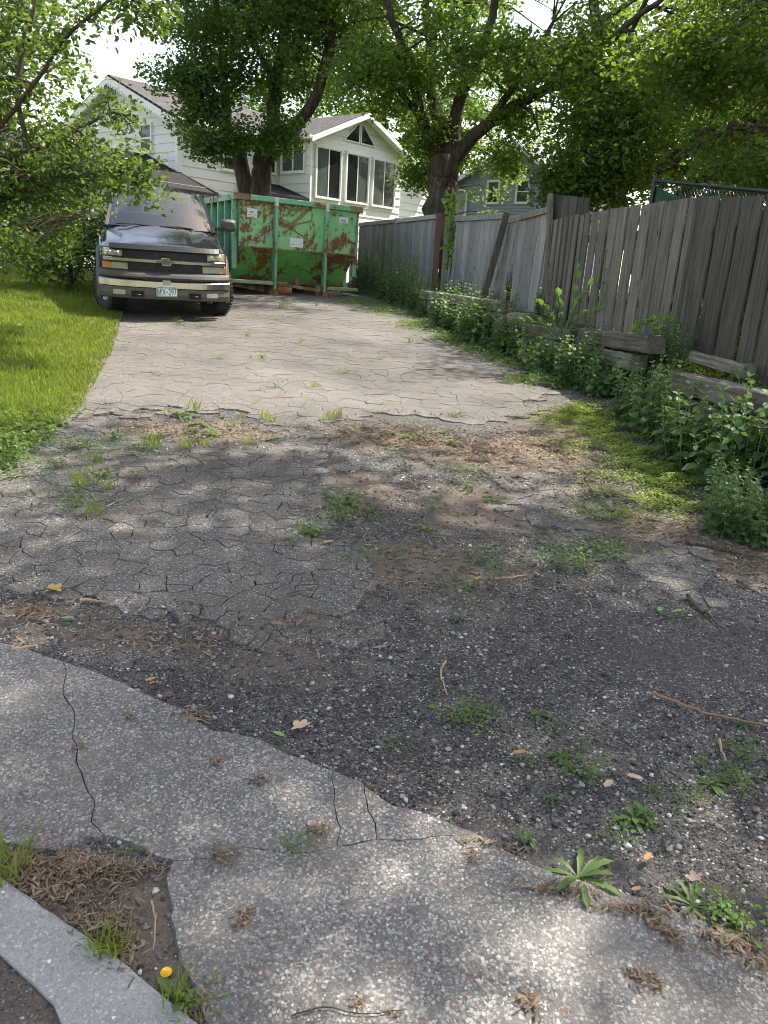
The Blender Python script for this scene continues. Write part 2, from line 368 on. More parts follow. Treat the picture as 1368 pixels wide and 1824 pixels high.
# ---- the driveway: a bed of tar and gravel, on it the broken asphalt pieces
def inside_drive(x, y, e=.2):
    r = in_poly(x, y, drive_poly)
    for dx, dy in ((e, 0), (-e, 0), (0, e), (0, -e)):
        r &= in_poly(x + dx, y + dy, drive_poly)
        for h in holes: r &= ~in_poly(x + dx, y + dy, h)
    return r
def bed_drop(x, y):
    """how far the worn bed lies below the asphalt"""
    return 0.011 + 0.006 * wob(x, y, 1.6, 3.0) + 0.003 * wob(x, y, 9, 1.0)
nx, ny = 300, 420
xs = np.linspace(-4.2, 3.4, nx); ys = 0.75 + (np.linspace(0, 1, ny) ** 1.7) * 21.5
X, Y = np.meshgrid(xs, ys)
Z = G(X, Y) - bed_drop(X, Y) - .03 * inside_drive(X, Y) + .0025 * rng.standard_normal(X.shape) * (Y < 5)
V = np.stack([X, Y, Z], -1).reshape(-1, 3)
i = np.arange(ny - 1)[:, None] * nx + np.arange(nx - 1)[None]
F = np.stack([i, i + 1, i + nx + 1, i + nx], -1).reshape(-1, 4)
drive = np_obj('driveway', V, F, m_bed, smooth=True)
tag(drive, kind='structure')
def blob(cx, cy, rx, ry, ang=0.0):
    c, s = math.cos(ang), math.sin(ang); dx, dy = X - cx, Y - cy
    u, v = (dx * c + dy * s) / rx, (-dx * s + dy * c) / ry
    return np.exp(-(u * u + v * v) * .9)
def blob_px(px, py, rx, ry): p = gp(px, py); return blob(p.x, p.y, rx, ry)
DIRT = [(700,780,.6,.4), (850,810,.7,.5), (960,800,.45,.5), (360,765,.85,.35), (640,870,.3,.4), (740,1000,.6,.3), (60,1090,.3,.08), (240,1125,.2,.06), (520,1110,.25,.06), (150,1580,.3,.14), (270,1640,.12,.22), (1200,940,.6,.35), (1000,760,.5,.7), (1340,990,.4,.4), (60,1540,.3,.08), (330,1760,.1,.15), (850,900,.5,.5), (1330,1700,.15,.1), (840,1500,.05,.03)]
d = np.zeros_like(X)
for b in DIRT: d = np.maximum(d, blob_px(*b) * .88)
d = np.maximum(d, blob_px(150, 1120, 1.0, .22) * .56); d = np.maximum(d, blob_px(500, 1180, .7, .3) * .48); d = np.maximum(d, blob_px(800, 1050, .8, .6) * .42)
a = drive.data.attributes.new('dirt', 'FLOAT', 'POINT'); a.data.foreach_set('value', d.ravel().astype(np.float32))
t = np.zeros_like(X)
for b in [(1200,1170,.5,.24), (1330,1120,.3,.25), (900,1480,.32,.07), (1050,1540,.35,.07), (960,820,.3,.12), (620,830,.18,.25), (1300,1600,.25,.08)]: t = np.maximum(t, blob_px(*b))
a = drive.data.attributes.new('tar', 'FLOAT', 'POINT'); a.data.foreach_set('value', t.ravel().astype(np.float32))

def top_z(x, y): return G(x, y) + 0.006 * wob(x, y, 2.1, 7.0)
def warp(p, amp): return (p[0] + amp * 1.3 * float(wob(p[0], p[1], 8.0, 2.0)) + amp * .6 * float(wob(p[0], p[1], 37.0, 5.0)), p[1] + amp * 1.3 * float(wob(p[0], p[1], 7.0, 11.0)) + amp * .6 * float(wob(p[0], p[1], 33.0, 8.0)))
def slab(mb, poly, seg, amp, dz=0.0, tilt=(0, 0), thick=0.05):
    pts = []
    n = len(poly)
    for k in range(n):
        a, b = poly[k], poly[(k + 1) % n]; L = math.hypot(b[0] - a[0], b[1] - a[1]); m = max(1, int(round(L / seg)))
        for j in range(m): pts.append(warp((a[0] + (b[0] - a[0]) * j / m, a[1] + (b[1] - a[1]) * j / m), amp))
    cx = sum(p[0] for p in pts) / len(pts); cy = sum(p[1] for p in pts) / len(pts)
    top = [(p[0], p[1], float(top_z(p[0], p[1])) + dz + tilt[0] * (p[0] - cx) + tilt[1] * (p[1] - cy)) for p in pts]
    bot = [(p[0] + (p[0] - cx) * .02, p[1] + (p[1] - cy) * .02, p[2] - thick) for p in top]
    k = len(pts)
    mb.add(top + bot, [tuple(range(k))] + [(j, k + j, k + (j + 1) % k, (j + 1) % k) for j in range(k)])
    return mb
def clip(poly, nx_, ny_, d):
    """keep the side with nx*x+ny*y <= d"""
    out = []; n = len(poly)
    for k in range(n):
        a, b = poly[k], poly[(k + 1) % n]; da = a[0] * nx_ + a[1] * ny_ - d; db = b[0] * nx_ + b[1] * ny_ - d
        if da <= 0: out.append(a)
        if (da < 0) != (db < 0) and da != db:
            t_ = da / (da - db); out.append((a[0] + (b[0] - a[0]) * t_, a[1] + (b[1] - a[1]) * t_))
    return out
def cracked_cells():
    sp = 0.105
    pts = []
    y = 2.2; row = 0
    while y < 21.5:
        x = -7.0 + (row % 2) * sp * .5
        while x < 2.4:
            s = .62 * sp
            pts.append((x + random.uniform(-s, s), y + random.uniform(-s, s)))
            x += sp * (1.0 if y < 6.3 else 1.55)
        y += sp * (.82 if y < 6.3 else 1.45); row += 1
    P = np.array(pts)
    wx = P[:, 0] + .16 * wob(P[:, 0], P[:, 1], 5, 1.0); wy = P[:, 1] + .16 * wob(P[:, 0], P[:, 1], 5, 6.0)
    keep = in_poly(wx, wy, drive_poly)
    for h in holes: keep &= ~in_poly(wx, wy, h)
    for h in islands: keep |= in_poly(wx, wy, h)
    
    cells = []
    for i_ in np.nonzero(keep)[0]:
        p = P[i_]; dd = ((P - p) ** 2).sum(1); nb = np.argpartition(dd, 18)[:19]; nb = nb[np.argsort(dd[nb])][1:18]
        poly = [(p[0]-1, p[1]-1), (p[0]+1, p[1]-1), (p[0]+1, p[1]+1), (p[0]-1, p[1]+1)]
        for j_ in nb:
            dx, dy = P[j_] - p; L = math.hypot(dx, dy)
            if L > 1.1: break
            h = hash((min(i_, j_) * 7919 + max(i_, j_) * 104729)) % 1000 / 1000.0
            gap = 0.0001 if h < .2 else (0.0026 + .0045 * (h - .2) if h < .95 else 0.009)
            gap *= 1.0 if p[1] < 6.2 else .8
            poly = clip(poly, dx / L, dy / L, (p[0] * dx + p[1] * dy) / L + L / 2 - gap / 2)
            if len(poly) < 3: break
        if len(poly) >= 3: cells.append((float(p[0]), float(p[1]), poly))
    return cells
cells = cracked_cells()
cells.sort(key=lambda c: c[1] + (.0 if abs(c[0] / c[1]) < .52 else 40))
rest = MB()
for k, (cx, cy, poly) in enumerate(cells):
    seg = .035 if cy < 6.3 else .08
    isl_ = any(in_poly(np.array([cx]), np.array([cy]), h)[0] for h in islands)
    args = dict(dz=random.uniform(-.0025, .0025) - (.008 if isl_ else 0), tilt=(random.uniform(-.005, .005), random.uniform(-.005, .005)))
    if k < 300:
        slab(MB(), poly, seg, .014, **args).build('asphalt_piece', m_old, drive)
    else: slab(rest, poly, seg, .014, **args)
o = rest.build('cracked_asphalt', m_old, drive); o['kind'] = 'stuff'

# ---- the pale apron at the street, split by its cracks
def W(pts): return [tuple(p[:2]) for p in PL(pts)]
crack1 = [(112,1178),(118,1200),(111,1238),(131,1270),(124,1310),(150,1388),(166,1440),(163,1465),(186,1490)]
edge = [(112,1178),(180,1205),(250,1230),(330,1265),(370,1300),(420,1308),(470,1320),(520,1345),(560,1360),(590,1374),(640,1390),(652,1398),(700,1432),(780,1460),(852,1490)]
crack2 = [(852,1490),(750,1497),(672,1497),(640,1503),(602,1505),(510,1515),(430,1510),(372,1527),(302,1536)]
va = [(602,1505),(606,1472),(596,1432),(590,1374)]
vb = [(672,1497),(668,1464),(656,1440),(652,1398)]
def shrink(poly, gap):
    n = len(poly); A = sum(poly[k][0]*poly[(k+1) % n][1]-poly[(k+1) % n][0]*poly[k][1] for k in range(n)); s = 1 if A > 0 else -1; out = []
    for k in range(n):
        a, b, c = Vector(poly[k-1]), Vector(poly[k]), Vector(poly[(k+1) % n])
        d1 = (b - a).normalized(); d2 = (c - b).normalized(); nn = (Vector((-d1.y, d1.x)) + Vector((-d2.y, d2.x)))
        if nn.length > 1e-5: nn.normalize()
        q = b + nn * s * gap; out.append((q.x, q.y))
    return out
apr = [
    [(-420,1140),(-60,1135),(40,1155)] + crack1 + [(150,1496),(100,1520),(50,1512),(0,1500),(-300,1440),(-520,1400)],
    edge[:10] + va[::-1][1:] + crack2[5:] + [(268,1524),(230,1500)] + crack1[::-1][:-1],
    va + edge[10:12] + vb[::-1][1:] ,
    vb + edge[12:] + crack2[1:2],
    crack2[::-1] + [(930,1528),(985,1553),(1080,1585),(1160,1612),(1250,1640),(1310,1685),(1368,1730),(1480,1790),(1720,1900),(2000,2200),(1900,2400),(1020,2350),(560,2300),(452,1960),(372,1838),(340,1740),(312,1680),(305,1620),(288,1560)],
]
for poly in apr:
    slab(MB(), shrink(W(poly), .0017), .03, .008, dz=.002, thick=.06).build('asphalt_slab', m_apron, drive)

# ---- concrete gutter and street in the near left corner
def sheet(name, pts, mat, dz, kind='structure', thick=.12, seg=.04, amp=.006):
    return tag(slab(MB(), W(pts), seg, amp, dz=dz, thick=thick).build(name, mat), kind=kind)
sheet('gutter', [(-600,1190),(0,1562),(60,1602),(180,1690),(270,1762),(350,1826),(480,1960),(700,2300),(420,2400),(230,1960),(110,1826),(90,1790),(40,1735),(0,1700),(-620,1330)], m_gutter, 0.004)
sheet('street', [(-600,1310),(20,1680),(60,1715),(115,1775),(140,1820),(260,1950),(440,2390),(-300,2600),(-900,2200),(-1400,1500)], m_street, -.005)

# ---- loose stones: real little rocks over the worn bed
ico_v = []; ph = (1 + 5 ** .5) / 2
for a_, b_ in ((-1, ph), (1, ph), (-1, -ph), (1, -ph)):
    ico_v.append((a_, b_, 0))
for a_, b_ in ((-1, ph), (1, ph), (-1, -ph), (1, -ph)):
    ico_v.append((0, a_, b_))
for a_, b_ in ((-1, ph), (1, ph), (-1, -ph), (1, -ph)):
    ico_v.append((b_, 0, a_))
ico_v = np.array(ico_v) / math.sqrt(1 + ph * ph)
from itertools import combinations
el = 2 / math.sqrt(1 + ph * ph)
ico_f = [f for f in combinations(range(12), 3) if all(abs(np.linalg.norm(ico_v[a]-ico_v[b])-el) < 1e-3 for a, b in combinations(f, 2))]
ico_f = np.array([f if np.dot(np.cross(ico_v[f[1]]-ico_v[f[0]], ico_v[f[2]]-ico_v[f[0]]), ico_v[f[0]]) > 0 else (f[0], f[2], f[1]) for f in ico_f])
def on_apron(x, y):
    r = np.zeros(x.shape, bool)
    for p in apr: r |= in_poly(x, y, W(p))
    return r
def stones(n, box, sizes, test):
    x = rng.uniform(box[0], box[1], n * 4); y = box[2] + rng.random(n * 4) ** 1.25 * (box[3] - box[2])
    k = test(x, y); x, y = x[k][:n], y[k][:n]; n = len(x)
    r = sizes[0] + (sizes[1] - sizes[0]) * rng.random(n) ** 4.5
    sc = rng.uniform(.6, 1.25, (n, 1, 3)) * r[:, None, None]; sc[:, :, 2] *= .6
    jit = 1 + rng.uniform(-.28, .28, (n, 12, 1)); an = rng.uniform(0, 6.28, n); c, s = np.cos(an)[:, None], np.sin(an)[:, None]
    P = ico_v[None] * jit * sc
    Q = np.stack([P[..., 0] * c - P[..., 1] * s, P[..., 0] * s + P[..., 1] * c, P[..., 2]], -1)
    z = G(x, y) - bed_drop(x, y) + r * .22
    Q += np.stack([x, y, z], -1)[:, None]
    return Q.reshape(-1, 3), (ico_f[None] + (np.arange(n) * 12)[:, None, None]).reshape(-1, 3)
def stonemat():
    m, nt = NM('loose_stone'); r = N(nt, 'NewGeometry').outputs['Random Per Island']
    c = ramp(nt, r, [(0, (.045, .044, .044)), (.2, (.08, .077, .073)), (.42, (.13, .124, .116)), (.62, (.19, .18, .168)), (.78, (.28, .265, .245)), (.89, (.46, .445, .42)), (.95, (.2, .13, .105)), (.975, (.13, .14, .155))], 'CONSTANT')
    n = noise_(nt, coords(nt), 90, 4); finish(nt, mixc(nt, 1.0, c, ramp(nt, n, [(.3, .75), (.7, 1.2)]), 'MULTIPLY'), .75, 0, n, .3, .004, spec=.3); return m
m_stone = stonemat()
cellmask = lambda x, y: in_poly(x, y, drive_poly)
def gravel_ok(x, y):
    k = ~on_apron(x, y) & (~in_poly(x, y, drive_poly) | in_poly(x, y, holes[0])) & (x < edge_x(EDGE_R, y) + .1) & (x > -2.3)
    dens = .45 + .55 * wob(x, y, 2.2, 4.0) + .5 * (y < 3.4)
    tz = np.zeros_like(x)
    for b in [(1200,1170,.5,.24), (960,1500,.4,.08), (1100,1560,.4,.08)]:
        p = gp(b[0], b[1]); tz = np.maximum(tz, np.exp(-((x-p.x)/b[2])**2-((y-p.y)/b[3])**2))
    return k & (rng.random(x.shape) < np.clip(dens, .12, 1) * (1 - .85 * tz))
edge_rub = lambda x, y: in_poly(x, y, drive_poly) & ~inside_drive(x, y, .16) & (y < 7.5)
V, F = stones(5200, (-2.0, 2.0, 2.4, 7.5), (.0024, .010), edge_rub); V[:, 2] += bed_drop(V[:, 0], V[:, 1]) + .003
tag(np_obj('asphalt_crumbs', V, F, m_stone), 'grey crumbs strewn along the broken asphalt edges', 'gravel', kind='stuff')
V, F = stones(24000, (-1.9, 2.4, 1.3, 6.4), (.0024, .0115), gravel_ok)
so = np_obj('gravel', V, F, m_stone); tag(so, 'loose grey and white gravel on the worn dark part of the driveway', 'gravel', kind='stuff')

# ---- lawn on the left
lawn_poly = [(-2.34, 4.12), (-2.54, 6.2), (-3.12, 8.5), (-3.78, 10.7), (-5.1, 15), (-7.3, 22), (-16, 22), (-16, 4.0), (-3.2, 3.95)]
def lawn_wob(y): return .07 * wob(np.zeros_like(y), y, 4, 2.0) + .04 * wob(np.zeros_like(y), y, 17, 5.0)
lx = np.linspace(-16, -2.2, 60); ly = np.linspace(3.8, 22, 90); LX, LY = np.meshgrid(lx, ly)
ex = edge_x([(p[0], p[1]) for p in lawn_poly[:6]], LY)
LXc = np.minimum(LX, ex + lawn_wob(LY) - .02)
LZ = G(LXc, LY) + .012 + .02 * wob(LXc, LY, .8, 1.5) + np.clip((ex - LXc) * .04, 0, .14)
V = np.stack([LXc, LY, LZ], -1).reshape(-1, 3); n_ = len(lx); i = np.arange(len(ly) - 1)[:, None] * n_ + np.arange(n_ - 1)[None]
tag(np_obj('lawn', V, np.stack([i, i+1, i+n_+1, i+n_], -1).reshape(-1, 4), m_soil, smooth=True), kind='structure')
def lawn_z(x, y):
    ex_ = edge_x(lawn_poly[:6], y); return G(x, y) + .012 + .02 * wob(x, y, .8, 1.5) + np.clip((ex_ - x) * .04, 0, .14)
def blades(x, y, z, h, wd, lean=.35):
    n = len(x); a = rng.uniform(0, 6.28, n); b = rng.uniform(0, 6.28, n); ln = h * rng.uniform(.1, 1, n) * lean * 2
    dx, dy = np.cos(a) * wd / 2, np.sin(a) * wd / 2; ox, oy = np.cos(b) * ln, np.sin(b) * ln
    P = np.zeros((n, 5, 3))
    P[:, 0] = np.stack([x - dx, y - dy, z], -1); P[:, 1] = np.stack([x + dx, y + dy, z], -1)
    P[:, 2] = np.stack([x - dx*.8 + ox*.35, y - dy*.8 + oy*.35, z + h*.62], -1); P[:, 3] = np.stack([x + dx*.8 + ox*.35, y + dy*.8 + oy*.35, z + h*.62], -1)
    P[:, 4] = np.stack([x + ox, y + oy, z + h], -1)
    F = np.array([(0, 1, 3), (0, 3, 2), (2, 3, 4)])[None] + (np.arange(n) * 5)[:, None, None]
    return P.reshape(-1, 3), F.reshape(-1, 3)
n = 210000
y = 3.95 + rng.random(n) ** 1.35 * 13; x = edge_x(lawn_poly[:6], y) + .04 - rng.random(n) ** 1.15 * (1.6 + .33 * y)
k = (rng.random(n) < .9 + .3 * wob(x, y, 5, 3)) & (x > -.66 * y - .7)
ed = edge_x(lawn_poly[:6], y) + lawn_wob(y) - x
k &= (ed > -.05) & ((ed > .1) | (rng.random(n) < .5)); x, y = x[k], y[k]
h = rng.uniform(.03, .07, len(x)) * (1 + .3 * wob(x, y, 2.5, 8) + .3 * wob(x, y, 9, 3)) * np.clip(.65 + ed[k] * .9, .6, 1.25)
V, F = blades(x, y, lawn_z(x, y), h, rng.uniform(.005, .010, len(x)) * np.clip(y / 7, .9, 1.6))
go = np_obj('grass', V, F, m_grass); tag(go, 'mown green grass of the lawn left of the driveway', 'grass', kind='stuff')

# ---- terrace behind the timbers on the right, and the neighbour's yard beyond the fence
TIM = [(2.75, 4.2), (2.6, 5.3), (2.4, 6.3), (2.5, 7.6), (2.24, 8.9), (1.8, 9.5), (1.46, 10.5), (.8, 12.7), (-.1, 15.5), (-1.6, 20)]
def tim_x(y): return np.interp(y, [p[1] for p in TIM], [p[0] for p in TIM])
def terr_z(x, y):
    u = np.clip((x - tim_x(y) + .05) / .25, 0, 1); hh = np.interp(y, [3.5, 5, 10, 13, 18], [.35, .42, .44, .3, .12])
    far = np.clip((x - tim_x(y) - 1.5) * .02, 0, .3)
    return G(x, y) - .03 + u * hh + far + .02 * wob(x, y, 3, 2.0)
tu = np.concatenate([np.linspace(0, 1.6, 28), np.linspace(1.8, 14, 16)]); ty = np.linspace(1.5, 24, 150)
U, TY = np.meshgrid(tu, ty); off = np.interp(TY, [1.5, 4, 5.2, 8, 10, 13, 20], [.3, .35, .9, .95, .45, .25, .3])
TX = tim_x(TY) - off + U; TZ = terr_z(TX, TY)
TZ[:, 0] -= .1
V = np.stack([TX, TY, TZ], -1).reshape(-1, 3); n_ = len(tu); i = np.arange(len(ty) - 1)[:, None] * n_ + np.arange(n_ - 1)[None]
tag(np_obj('terrace', V, np.stack([i, i+1, i+n_+1, i+n_], -1).reshape(-1, 4), m_soil, smooth=True), kind='structure')

# ================================================================== TRUCK
def glassmat(name, tint=(.5, .55, .55), refl=1.0):
    m, nt = NM(name)
    fr = N(nt, 'Fresnel', {0: 1.5}).outputs[0]
    gl = N(nt, 'BsdfGlossy', {'Color': (1, 1, 1, 1), 'Roughness': .015}); tr = N(nt, 'BsdfTransparent', {0: c4(tint)})
    k = math_(nt, 'ADD', math_(nt, 'MULTIPLY', fr, 1.6 * refl), .04 * refl, True)
    N(nt, 'OutputMaterial', {0: N(nt, 'MixShader', {0: k, 1: tr.outputs[0], 2: gl.outputs[0]}).outputs[0]}); return m
def dirtypaint(name, col, rough=.1):
    m, nt = NM(name); v = coords(nt); n = noise_(nt, v, 3.5, 7, .7); s = noise_(nt, v, 40, 4, .7)
    dust = ramp(nt, n, [(.5, .0), (.8, .16)])
    c = mixc(nt, dust, col, (.16, .145, .125))
    finish(nt, c, math_(nt, 'ADD', math_(nt, 'MULTIPLY', dust, .6), rough), .0, s, .02, .002, coat=.6); return m
m_paint = dirtypaint('charcoal_paint', (.014, .014, .017))
m_black = plain('black_plastic', (.012, .012, .014), .35, vs=20)
m_matte = plain('matte_black', (.008, .008, .009), .8, vs=20)
m_gray = plain('gray_cladding', (.06, .058, .056), .55, vs=14, var=.2)
m_dgray = plain('brown_gray_plastic', (.1, .09, .08), .62, vs=14, var=.25)
m_chrome = plain('chrome', (.42, .41, .39), .24, 1.0, vs=9, var=.2)
m_rim = plain('rim_alloy', (.5, .49, .47), .35, .8, vs=12)
m_tire = plain('tire_rubber', (.02, .02, .02), .85, vs=30, var=.4, bump=.4)
m_lens = plain('cloudy_lens', (.42, .4, .3), .12, 0, vs=9, var=.3, coat=.8)
m_lensc = plain('clear_lens', (.3, .3, .27), .1, .35, vs=12, var=.5, coat=.8)
m_amber = plain('amber_lens', (.45, .2, .06), .15, 0, coat=.6)
m_refl = plain('lamp_reflector', (.75, .75, .72), .12, 1.0)
m_wind = glassmat('windshield_glass', (.35, .4, .38), 1.2)
m_dash = plain('dash_plastic', (.07, .08, .07), .7)
m_seat = plain('seat_cloth', (.05, .05, .055), .9)

TR_ = empty('pickup_truck', (0, 0, 0)); T = TR_
tag(T, 'dark charcoal pickup truck with chrome grille bar parked beside the green dumpster', 'pickup truck')
YAW = R(19)
fx, fy = -3.23, 11.15
T.location = (fx, fy, g(fx, fy + .9) - .06)
T.rotation_euler = (R(3.5), 0, YAW); T.scale = (.885, .93, .97)
def yc(x): return .16 * (abs(x) / 1.0) ** 2.6            # the nose is bowed in plan
def strip(mb, x0, x1, prof, n=14, bow=yc):
    """a closed (y, z) profile carried along x on the bow of the nose"""
    secs = []
    for k in range(n + 1):
        x = x0 + (x1 - x0) * k / n; secs.append([Vector((x, p[0] + bow(x), p[1])) for p in prof])
    return mb.loft(secs, close=True, smooth=False, cap=True)
# body skin
def half(hw, zb, zt):
    return [(hw - .05, zb), (hw, zb + .08), (hw + .005, (zb + zt) / 2 + .05), (hw - .01, zt - .13), (hw - .05, zt - .05), (hw - .13, zt - .005), (hw * .55, zt + .02), (hw * .25, zt + .03)]
st = [(.20, .86, .70, 1.035), (.30, .93, .68, 1.075), (.45, .965, .66, 1.10), (.52, .975, .72, 1.115), (.62, .98, .84, 1.13), (.78, .985, .91, 1.15), (.95, .985, .93, 1.17), (1.12, .985, .91, 1.19), (1.28, .98, .84, 1.205), (1.38, .98, .72, 1.215), (1.44, .98, .42, 1.22), (1.7, .985, .40, 1.235), (2.6, .985, .40, 1.24), (3.65, .985, .40, 1.25), (3.78, .985, .7, 1.25), (3.9, .985, .84, 1.25), (4.25, .985, .93, 1.25), (4.6, .985, .84, 1.25), (4.75, .98, .5, 1.25), (5.5, .96, .5, 1.24)]
secs = []
for y, hw, zb, zt in st:
    h_ = half(hw, zb, zt)
    secs.append([Vector((x, y, z)) for x, z in h_] + [Vector((-x, y, z)) for x, z in h_[::-1]])
MB().loft(secs, cap=True).build('body', m_paint, T)
# hood: a crowned panel with two creases, proud of the body by a lip
hs = []
for k in range(13):
    y = .17 + 1.22 * k / 12; w0 = .80 + .07 * min(1, k / 6); zt = np.interp(y, [.17, .3, 1.4], [1.045, 1.088, 1.232]); row = []
    for j in range(25):
        u = -1 + 2 * j / 24; x = u * w0
        bul = .035 * (1 / (1 + math.exp((abs(x) - .48) * 26)))
        drop = .05 * max(0, abs(u) - .8) / .2 + .012 * u * u
        row.append(Vector((x, y + .10 * abs(u) ** 2.6 * (1 - k / 12), zt + bul + .022 - drop - (.03 if k == 0 else 0))))
    hs.append(row)
MB().loft(hs).build('hood', m_paint, T)
strip(MB(), -.83, .83, [(.07, 1.035), (.045, 1.06), (.10, 1.128), (.125, 1.13), (.10, 1.07), (.10, 1.035)], 22, lambda x: yc(x) - .01 + .015 * math.cos(x * 3)).build('bug_shield', m_black, T)
# grille
gr = strip(MB(), -.64, .64, [(.10, .73), (.10, 1.05), (.20, 1.05), (.20, .73)]).build('grille_surround', m_black, T)
strip(MB(), -.56, .56, [(.094, .945), (.094, 1.03), (.098, 1.03), (.098, .945)]).build('grille_opening', m_matte, gr)
strip(MB(), -.5, .5, [(.094, .755), (.094, .85), (.098, .85), (.098, .755)]).build('grille_opening', m_matte, gr)
def lattice(x0, x1, z0, z1, s=.034):
    mb = MB(); H = z1 - z0
    for sg in (1, -1):
        x = x0 - H
        while x < x1 + H:
            a = (x, z0) if sg > 0 else (x + H, z0); b = (x + H, z1) if sg > 0 else (x, z1)
            pa, pb = Vector((a[0], a[1])), Vector((b[0], b[1])); t0, t1 = 0., 1.
            dx = pb.x - pa.x
            for lim, side in ((x0, 1), (x1, -1)):
                t = (lim - pa.x) / dx
                if (dx > 0) == (side > 0): t0 = max(t0, t)
                else: t1 = min(t1, t)
            if t1 > t0 + .05:
                p, q = pa.lerp(pb, t0), pa.lerp(pb, t1)
                mb.bar((p.x, .088 + yc(p.x) - .001, p.y), (q.x, .088 + yc(q.x) - .001, q.y), .006, .006)
            x += s
    return mb
m_latt = plain('grille_plastic', (.05, .05, .055), .35)
lattice(-.56, .56, .945, 1.03).build('grille_mesh', m_latt, gr)
lattice(-.5, .5, .755, .85).build('grille_mesh', m_latt, gr)
bar = strip(MB(), -.93, .93, [(.05, .866), (.035, .876), (.035, .916), (.05, .928), (.12, .928), (.12, .866)], 22).build('chrome_bar', m_chrome, T)
tie = [(-.165, -.018), (-.062, -.018), (-.05, -.055), (.068, -.055), (.082, -.018), (.165, -.018), (.148, .024), (.065, .024), (.052, .06), (-.066, .06), (-.08, .024), (-.182, .024)]
EM = Matrix.Translation((0, .0, .895)) @ Matrix.Rotation(R(90), 4, 'X')
e1 = MB().prism(tie, -.034, 0.0, EM).build('emblem_rim', m_chrome, bar)
MB().prism([(a * .86, b * .78) for a, b in tie], -.02, .004, EM).build('emblem', plain('emblem_gray', (.13, .125, .12), .4, .4), bar)
# lamps
for s in (-1, 1):
    up = empty('headlight'); up.parent = T; lo = empty('turn_lamp'); lo.parent = T
    xs_ = sorted((s * .645, s * .915))
    strip(MB(), xs_[0], xs_[1], [(.09, .935), (.075, .945), (.085, 1.05), (.11, 1.06), (.2, 1.06), (.2, .935)], 6).build('lens', m_lens if s > 0 else m_lensc, up)
    for cx_ in (.715, .835):
        MB().lathe([(.0, -.004), (.03, -.004), (.042, .004), (.042, .02)], 16, Matrix.Translation((s * cx_, .072 + yc(cx_), .997)) @ Matrix.Rotation(R(90), 4, 'Z')).build('reflector', m_refl if s < 0 else plain('yellowed_reflector', (.6, .56, .38), .25, .4), up)
    strip(MB(), *sorted((s * .915, s * .945)), [(.09, .94), (.09, 1.05), (.2, 1.05), (.2, .94)], 3).build('amber_marker' if s > 0 else 'side_marker', m_amber if s > 0 else m_lensc, up)
    la = .80 if s < 0 else .885
    strip(MB(), *sorted((s * .57, s * la)), [(.085, .745), (.075, .755), (.08, .845), (.1, .855), (.2, .855), (.2, .745)], 6).build('lens', m_lens if s > 0 else m_lensc, lo)
    strip(MB(), *sorted((s * la, s * .945)), [(.085, .747), (.078, .757), (.082, .843), (.1, .853), (.2, .853), (.2, .747)], 4).build('amber_lens', m_amber, lo)
    strip(MB(), *sorted((s * .56, s * .955)), [(.1, .735), (.1, 1.065), (.2, 1.065), (.2, .735)], 8).build('lamp_housing', m_black, T)
# bumper
bp = empty('bumper'); bp.parent = T
bw = lambda x: .24 * (abs(x) / 1.02) ** 4.0
strip(MB(), -1.0, 1.0, [(.02, .625), (-.045, .635), (-.055, .665), (-.035, .705), (.03, .735), (.2, .735), (.2, .625)], 26, bw).build('bumper_pad', m_gray, bp)
strip(MB(), -1.005, 1.005, [(-.035, .50), (-.065, .512), (-.06, .60), (-.035, .622), (.15, .622), (.15, .50)], 26, bw).build('chrome_band', m_chrome, bp)
strip(MB(), -.99, .99, [(.06, .315), (-.02, .335), (-.05, .40), (-.045, .498), (.15, .498), (.15, .315)], 26, bw).build('valance', m_dgray, bp)
for x0, x1 in ((-.37, -.07), (.07, .37)):
    strip(MB(), x0, x1, [(-.072, .60), (-.068, .64), (.0, .64), (.0, .60)], 4, bw).build('bumper_slot', m_matte, bp)
MB().box(-.06, .06, -.085, -.06, .56, .63).build('plate_bracket', m_chrome, bp)
for s in (-1, 1):
    strip(MB(), *sorted((s * .62, s * .80)), [(-.064, .385), (-.064, .455), (-.03, .455), (-.03, .385)], 4, bw).build('fog_lamp', plain('fog_lens', (.5, .5, .48), .1, .3, vs=60, var=.8, coat=.5), bp)
    tw = strip(MB(), *sorted((s * .34, s * .53)), [(-.061, .36), (-.061, .45), (-.03, .45), (-.03, .36)], 4, bw).build('tow_recess', m_matte, bp)
    MB().tube([(s * .38, -.05, .40), (s * .40, -.10, .40), (s * .47, -.10, .40), (s * .49, -.05, .40)], .009, 6).build('tow_hook', m_black, tw)
# plate with its numbers
pl = MB().box(-.155, .155, -.098, -.09, .385, .54).build('license_plate', plain('plate_white', (.78, .8, .8), .35), bp)
m_pb = plain('plate_blue', (.1, .36, .5), .4); m_pk = plain('plate_black', (.01, .012, .02), .5)
MB().box(-.15, .15, -.1, -.097, .51, .535).build('plate_band', m_pb, pl)
MB().box(-.15, .15, -.1, -.097, .388, .402).build('plate_band', m_pb, pl)
def text(s, size, loc, mat, parent, name, sx=1.0, rot=None):
    cu = bpy.data.curves.new(name, 'FONT'); cu.body = s; cu.size = size; cu.extrude = .0012; cu.align_x = 'CENTER'
    t = bpy.data.objects.new(name, cu); COL.objects.link(t)
    me = bpy.data.meshes.new_from_object(t); bpy.data.objects.remove(t)
    me.materials.clear(); me.materials.append(mat)
    o = link(bpy.data.objects.new(name, me), parent); o.location = loc; o.rotation_euler = rot or (R(90), 0, 0); o.scale = (sx, 1, 1); return o
text('BPX', .125, (-.083, -.1, .411), m_pk, pl, 'plate_lettering', .6)
text('297', .125, (.083, -.1, .411), m_pk, pl, 'plate_lettering', .66)
